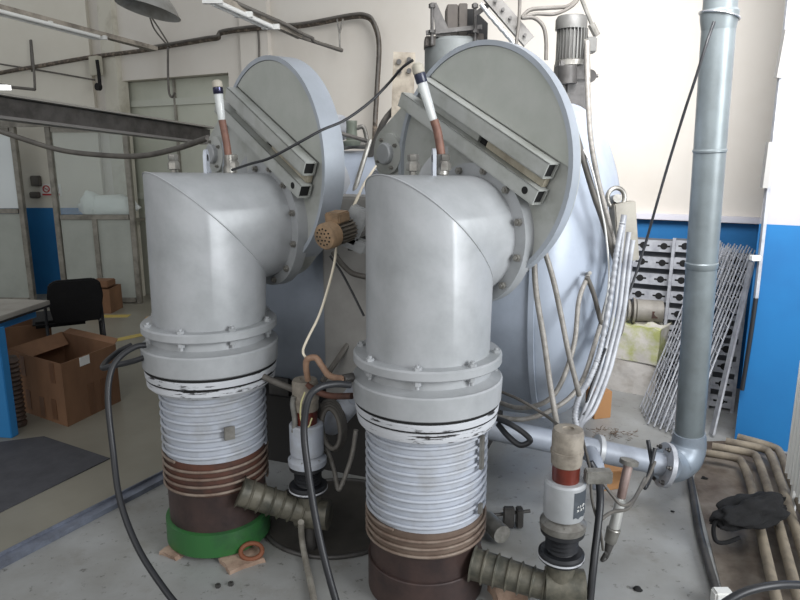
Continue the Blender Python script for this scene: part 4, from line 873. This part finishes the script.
bm = new(); cyl(bm, W(586,76,3.3), W(598,76,3.3), .008, n=8); cyl(bm, W(590,76,3.33), W(590,76,3.27), .03, n=18); obj('side_lever', bm, DKSTEEL, root)
bm = new(); tube(bm, pxs([(583,42,3.25),(587,44,3.25),(587,60,3.2),(588,80,3.15)]), .014, 10); tag(obj('conduit_bend', bm, CABLE, smooth=60), 'short grey conduit bend leaving the upright motor terminal box', 'conduit')
bm = new(); box(bm, W(572,132,2.80), (.035,.03,.10), None, .003); tag(obj('limit_switch', bm, WHITE), 'small white limit switch on the right side of the right disc rim', 'switch')

# cable arcs at left of right valve
hose('black_conduit', pxs([(395,108,3.35),(385,120,3.35),(378,135,3.4),(372,150,3.45),(368,165,3.5)]), .016, CABLE, 'dark conduit curving down left of the drilled plate', 'conduit')
hose('black_wire', pxs([(413,60,2.40),(402,68,2.42),(388,84,2.46),(370,102,2.44),(345,120,2.4),(322,130,2.36),(300,142,2.34),(270,158,2.36),(250,164,2.42),(232,170,2.5)]), .005, BLACK, 'thin black wire swagged from the right gauge across the left disc', 'wire')
hose('cream_wire', pxs([(376,166,2.8),(368,178,2.75),(360,192,2.7),(352,210,2.65),(346,228,2.6),(338,240,2.55),(334,265,2.5),(326,295,2.45),(318,318,2.42),(307,340,2.4),(303,352,2.4),(308,360,2.4)]), .005, TWINE, 'twisted cream wire hanging from the valve lug down past the brown motor', 'wire')
hose('cream_wire', pxs([(375,168,2.8),(364,184,2.73),(357,200,2.67),(349,215,2.63),(344,236,2.58),(338,245,2.54)]), .005, TWINE, 'second cream wire twisted with the first, ending at the brown motor', 'wire')
hose('thin_black_wire', pxs([(330,256,2.75),(340,270,2.72),(350,288,2.7),(364,316,2.65)]), .005, BLACK, 'thin black wire below the brown motor running to the right elbow', 'wire')
# brown motor
root = thing('small_motor', 'small dusty brown electric motor with vented end cap between the two valves', 'motor', W(330,250,2.9))
c = W(324, 237, 2.42); ma_ = Vector((.55,.82,.12)).normalized()
bm = new(); lathe(bm, [(.03,-.004),(.046,0),(.05,.006),(.05,.05),(.045,.052)], c, ma_, 32); obj('end_cap', bm, MOTB, root)
bm = new(); x_, y_, _ = frame(ma_)
for rr, nn_ in ((.015,6),(.03,12)):
    for i in range(nn_):
        a = 2*math.pi*i/nn_; q = c+(x_*math.cos(a)+y_*math.sin(a))*rr; cyl(bm, q-ma_*.006, q-ma_*.001, .0035, n=6)
obj('vent_holes', bm, DARK, root)
bm = new(); cyl(bm, c+ma_*.05, c+ma_*.15, .038, n=24)
for i in range(20):
    a = 2*math.pi*i/20; q = c+ma_*.10+(x_*math.cos(a)+y_*math.sin(a))*.042; box(bm, q, (.004,.012,.09), basis((x_*-math.sin(a)+y_*math.cos(a)), (x_*math.cos(a)+y_*math.sin(a)), ma_))
obj('finned_body', bm, mat('motor_dusty_grey', (120,112,100), .6, .1, (90,84,76), 12), root)
bm = new(); box(bm, c+ma_*.08+UP*.058, (.07,.04,.07), basis(x_, ma_.cross(x_), ma_), .005); obj('terminal_box', bm, MOTB, root)
bm = new(); box(bm, W(354,225,2.62), (.08,.10,.15), Matrix.Rotation(R(25),3,'Y'), .008); box(bm, W(355,243,2.62), (.10,.10,.05), Matrix.Rotation(R(25),3,'Y'), .008); obj('gear_housing', bm, mat('gear_grey', (150,152,152), .45, .2, (110,110,110), 10), root)
bm = new(); bar(bm, W(352,245,2.64), CA+an*.6+ax*.05+UP*.25, .05, .05); obj('mount_arm', bm, DKSTEEL, root)
hose('black_hose', pxs([(333,252,2.8),(342,264,2.78),(352,273,2.77),(366,277,2.76)]), .012, CABLE, 'dark hose curving under the brown motor', 'hose')
# small valve at (340-370,125-150)
root = thing('angle_valve', 'small green-grey solenoid valve with pipe fittings just right of the left disc', 'valve', W(352,148,3.6))
c = W(352, 146, 3.6); bm = new(); lathe(bm, [(.045,0),(.05,.01),(.05,.025),(.03,.03),(.03,.05),(.028,.11),(.03,.115),(.03,.13)], c, UP, 24); obj('coil', bm, mat('green_grey', (122,128,116), .5, .2), root)
bm = new(); tube(bm, [W(333,148,3.6), W(345,146,3.6), W(352,145,3.6), W(366,145,3.6), W(372,142,3.6)], .02, 12); obj('body', bm, STEEL, root, 60)
bm = new(); tube(bm, [W(357,128,3.6), W(363,127,3.6), W(366,135,3.6), W(368,150,3.6), W(369,170,3.6)], .012, 10); obj('outlet_tube', bm, STEEL, root, 60)
bm = new(); tube(bm, [W(333,131,3.5), W(350,136,3.5), W(370,142,3.5)], .010, 8, False); obj('lever', bm, CABLE, root)
bm = new(); q = W(338,128,3.7); lathe(bm, [(.07,-.02),(.07,.02)], q, (.3,-1,0), 28); obj('dial', bm, GALV, root)
# rods between disc and lower machinery
for k, (a, b) in enumerate((((370,140,3.3),(350,205,3.2)), ((338,182,3.1),(347,215,3.1)), ((366,318,3.05),(322,382,2.85)))):
    bm = new(); tube(bm, [W(*a), W(*b)], (.012,.008,.013)[k], 8, False)
    tag(obj('steel_rod', bm, (STEEL, STEEL, CABLE)[k]), ('slanting steel rod behind the cream wires', 'thin short link rod above the brown motor', 'dark slanted rod low between the two pumps')[k], 'rod')

# ================================================================== HOSES LOW CENTRE + LEFT
hose('water_hose', pxs([(146,345,2.5),(135,347,2.48),(120,357,2.45),(111,372,2.42),(108,400,2.38),(113,450,2.32),(120,500,2.22),(138,548,2.12),(165,590,2.02),(190,620,1.95)]), .0115, BLACK, 'long black rubber hose arching from the left pump down to the front floor', 'hose')
hose('water_hose', pxs([(146,357,2.5),(130,362,2.5),(112,366,2.5),(103,368,2.52),(106,362,2.6),(118,352,2.68),(132,345,2.72)]), .0115, BLACK, 'short black rubber loop on the left side of the left pump', 'hose')
hose('water_hose', pxs([(350,385,2.16),(335,384,2.12),(318,388,2.08),(308,400,2.06),(304,430,2.04),(308,470,2.0),(316,520,1.95),(326,565,1.9),(340,615,1.85)]), .012, BLACK, 'long black rubber hose dropping from the right pump past the middle isolation valve', 'hose')
hose('copper_pipe', pxs([(308,380,2.42),(306,366,2.4),(308,359,2.39),(316,358,2.38),(322,366,2.36),(330,376,2.32),(345,379,2.25)]), .0125, TAN, 'tan bent hose arching above the middle isolation valve', 'hose')
hose('copper_pipe', pxs([(306,384,2.5),(318,392,2.5),(332,396,2.48),(352,396,2.42)]), .013, RUST, 'rusty horizontal pipe behind the black hose', 'pipe')
bm = new(); q = W(347,379,2.25); cyl(bm, q-Vector((.012,0,0)), q+Vector((.02,0.02,0)), .017, n=16); tag(obj('hose_clamp', bm, DKSTEEL), 'dark hose clamp joining the tan hose to the right pump', 'clamp')
hose('pump_pipe', pxs([(262,376,2.55),(275,382,2.54),(290,388,2.54),(300,392,2.54)]), .013, CABLE, 'short dark pipe from left pump flange to the middle valve', 'pipe')
hose('yellow_wire', pxs([(305,392,2.44),(301,404,2.42),(301,420,2.42),(308,427,2.42),(312,418,2.42)]), .003, mat('yellowish', (196,190,140), .6), 'thin yellowish wire looped at the middle isolation valve', 'wire')
bm = new(); tube(bm, pxs([(294,396,2.5),(293,405,2.5),(295,420,2.5),(294,432,2.5)]), .012, 10); tag(obj('side_tube', bm, STEEL, smooth=60), 'short bare steel tube on left side of middle isolation valve', 'tube')
hose('u_hose', pxs([(318,415,2.6),(324,440,2.6),(334,470,2.6),(338,489,2.6),(343,482,2.6),(352,455,2.6),(356,430,2.6)]), .010, BRAID, 'grey hose hanging in a narrow U behind middle isolation valve', 'hose')
hose('drain_hose', pxs([(301,522,2.44)])+[G(302,540,.07), G(306,562,.015), G(312,590,.015), G(318,625,.015)], .013, mat('pale_dirty_hose', (150,146,136), .6, 0, (110,104,96), 10), 'pale dirty hose running down under the middle valve to floor', 'hose')
# coiled dark bag of cable at (345,430) and white slanted tube
bm = new(); a, b = W(338,412,2.75), W(356,398,2.62); 
bm = new(); cyl(bm, W(330,425,2.75), W(356,396,2.62), .05, n=24); tag(obj('branch_pipe', bm, WRAP), 'short pale slanted branch pipe between the middle valve and right pump', 'pipe')
root = thing('cable_coil', 'coil of grey-brown cable hanging beside the middle isolation valve', 'cable coil', W(338,445,2.62))
c = W(332,425,2.60)
for j in range(4):
    bm = new(); tube(bm, [c+Vector((.055*math.cos(R(t))*(1-.1*j), -.012*j+.02*math.sin(R(t)), .10*math.sin(R(t))*(1-.07*j)-.02*math.cos(R(t)))) for t in range(0,361,20)], .011, 8, False); obj('cable_turn', bm, CABLE, root, 60)
# round floor plate under centre
root = thing('round_floor_plate', 'large round shade-darkened steel plate with raised rim on the floor between the pumps', 'plate', G(318,530))
c = G(335, 522, 0); bm = new(); rp = .34; lathe(bm, [(rp,0),(rp,.008),(rp-.01,.01)], c+Vector((0,.05,0)), UP, 64); obj('plate', bm, mat('plate_shade_dark', (70,67,62), .6, .1, (50,47,43), 4), root)  # plate colour deepened to carry the shade between the pumps
bm = new(); x_, y_ = Vector((1,0,0)), Vector((0,1,0)); tube(bm, [c+Vector((0,.05,.01))+(x_*math.cos(R(t))+y_*math.sin(R(t)))*rp for t in range(0,361,6)], .010, 8, False); obj('rim', bm, DKSTEEL, root, 70)
# bricks under the left pump and bits
def brick(px, py, s, rot, lab, z=None):
    q = G(px, py); bm = new(); box(bm, (0,0,s[2]/2), s); bmesh.ops.subdivide_edges(bm, edges=list(bm.edges), cuts=4, use_grid_fill=True)
    for v in bm.verts: v.co += Vector((noise.noise(v.co*20), noise.noise(v.co*20+Vector((3,0,0))), 0))*.012; v.co.z = max(v.co.z, 0); v.co = Matrix.Rotation(rot,3,'Z') @ v.co+Vector((q.x,q.y,0))
    return tag(obj('brick', bm, BRICK, smooth=60), lab, 'brick')
brick(243, 562, (.16,.10,.02), R(35), 'pale broken brick wedged under the right side of the green base')
brick(174, 554, (.10,.07,.019), R(-30), 'pale broken brick under the left side of the green base')
brick(508, 596, (.13,.10,.09), R(10), 'pale brick on floor under right pump outlet, at bottom edge')
bm = new(); q = G(253, 547, .04)+Vector((.0,-.03,0)); tube(bm, [q+Vector((.045*math.cos(R(t)), .03*math.sin(R(t)), .018*math.sin(R(t)))) for t in range(0,361,20)], .010, 8, False); tag(obj('rusty_ring', bm, mat('rust_orange', (120,72,48), .7), smooth=70), 'small rusty ring lying on the brick by the green base', 'ring')
for k, (px, py) in enumerate(((218,587),(231,585))):
    q = G(px, py); bm = new(); washer(bm, q, q+UP*.012, .011, .005, 6 if k else 6); tag(obj('loose_nut', bm, DKSTEEL), ('left loose steel nut on floor in front of the green base', 'right loose steel nut on floor in front of the green base')[k], 'nut')
for k, (px, py) in enumerate(((638,590),(673,512),(704,479))):
    q = G(px, py); bm = new(); bmesh.ops.create_icosphere(bm, subdivisions=2, radius=.014 if k != 1 else .008)
    for v in bm.verts: v.co = Vector((v.co.x*1.3, v.co.y, max(v.co.z*.6+.004, 0)))*(1+noise.noise(v.co*80+Vector((k,0,0)))*.5)
    bmesh.ops.translate(bm, verts=bm.verts, vec=q); tag(obj('debris_lump', bm, DARK, smooth=70), ('black debris lump on the floor near the bottom right, under the hanging gauge', 'tiny black debris crumb on the floor left of the floor hose', 'black debris lump on the floor beside the riser elbow')[k], 'debris')
hc = mat('debris_straw', (110,96,84), .9)
bm = new(); c = G(612, 436)
for i in range(60):
    a = random.uniform(0, 6.28); r_ = random.uniform(0,.11); q = c+Vector((r_*math.cos(a)*1.4, r_*math.sin(a), .004+.02*random.random())); v = Vector((random.uniform(-1,1), random.uniform(-1,1), .15)).normalized()*.03
    tube(bm, [q, q+v], .0018, 4, False)
tag(obj('dried_shavings', bm, hc), 'scattered pile of dry brown shavings on floor beyond the horizontal pipe', 'debris', kind='stuff')

# repeats of one kind share a group phrase
PH = {'diffusion_pump':'oil diffusion pumps', 'duct_elbow':'mitred duct elbows', 'swing_valve':'round swing valves', 'isolation_valve':'backing isolation valves', 'vacuum_gauge':'glass vacuum gauges',
      'wire_grid':'leaning wire grids', 'keyhole_tray_rack':'tray racks by the back wall', 'heating_pipe':'floor heating pipes', 'water_hose':'black rubber hoses', 'brick':'bricks on the floor', 'ribbed_hose':'ribbed hoses at the chamber edge',
      'braided_hose':'braided hoses on the chamber', 'cable_run':'cables of the upright motor', 'glass_partition':'glass partition bays', 'floor_marking':'yellow floor lines', 'plastic_bag':'white bags behind the glass', 'switch_box':'wall switch boxes',
      'tube_light':'hanging tube lights', 'cardboard_box':'cardboard boxes on the hall floor', 'signal_cable':'cables round the right valve', 'overhead_cable':'cables at the terminal rail', 'cream_wire':'twisted cream wires', 'steel_rod':'slanting rods',
      'loose_nut':'loose nuts on the floor', 'debris_lump':'debris lumps on the floor', 'plaster_crate':'stacked crates', 'carton':'small cartons by the chamber', 'wall_wire':'thin wires on the upper wall', 'thin_cable':'thin cables on the chamber'}
for o in list(SC.objects):
    n_ = o.name.split('.')[0]
    if o.parent is None and n_ in PH and 'group' not in o.keys(): o['group'] = PH[n_]
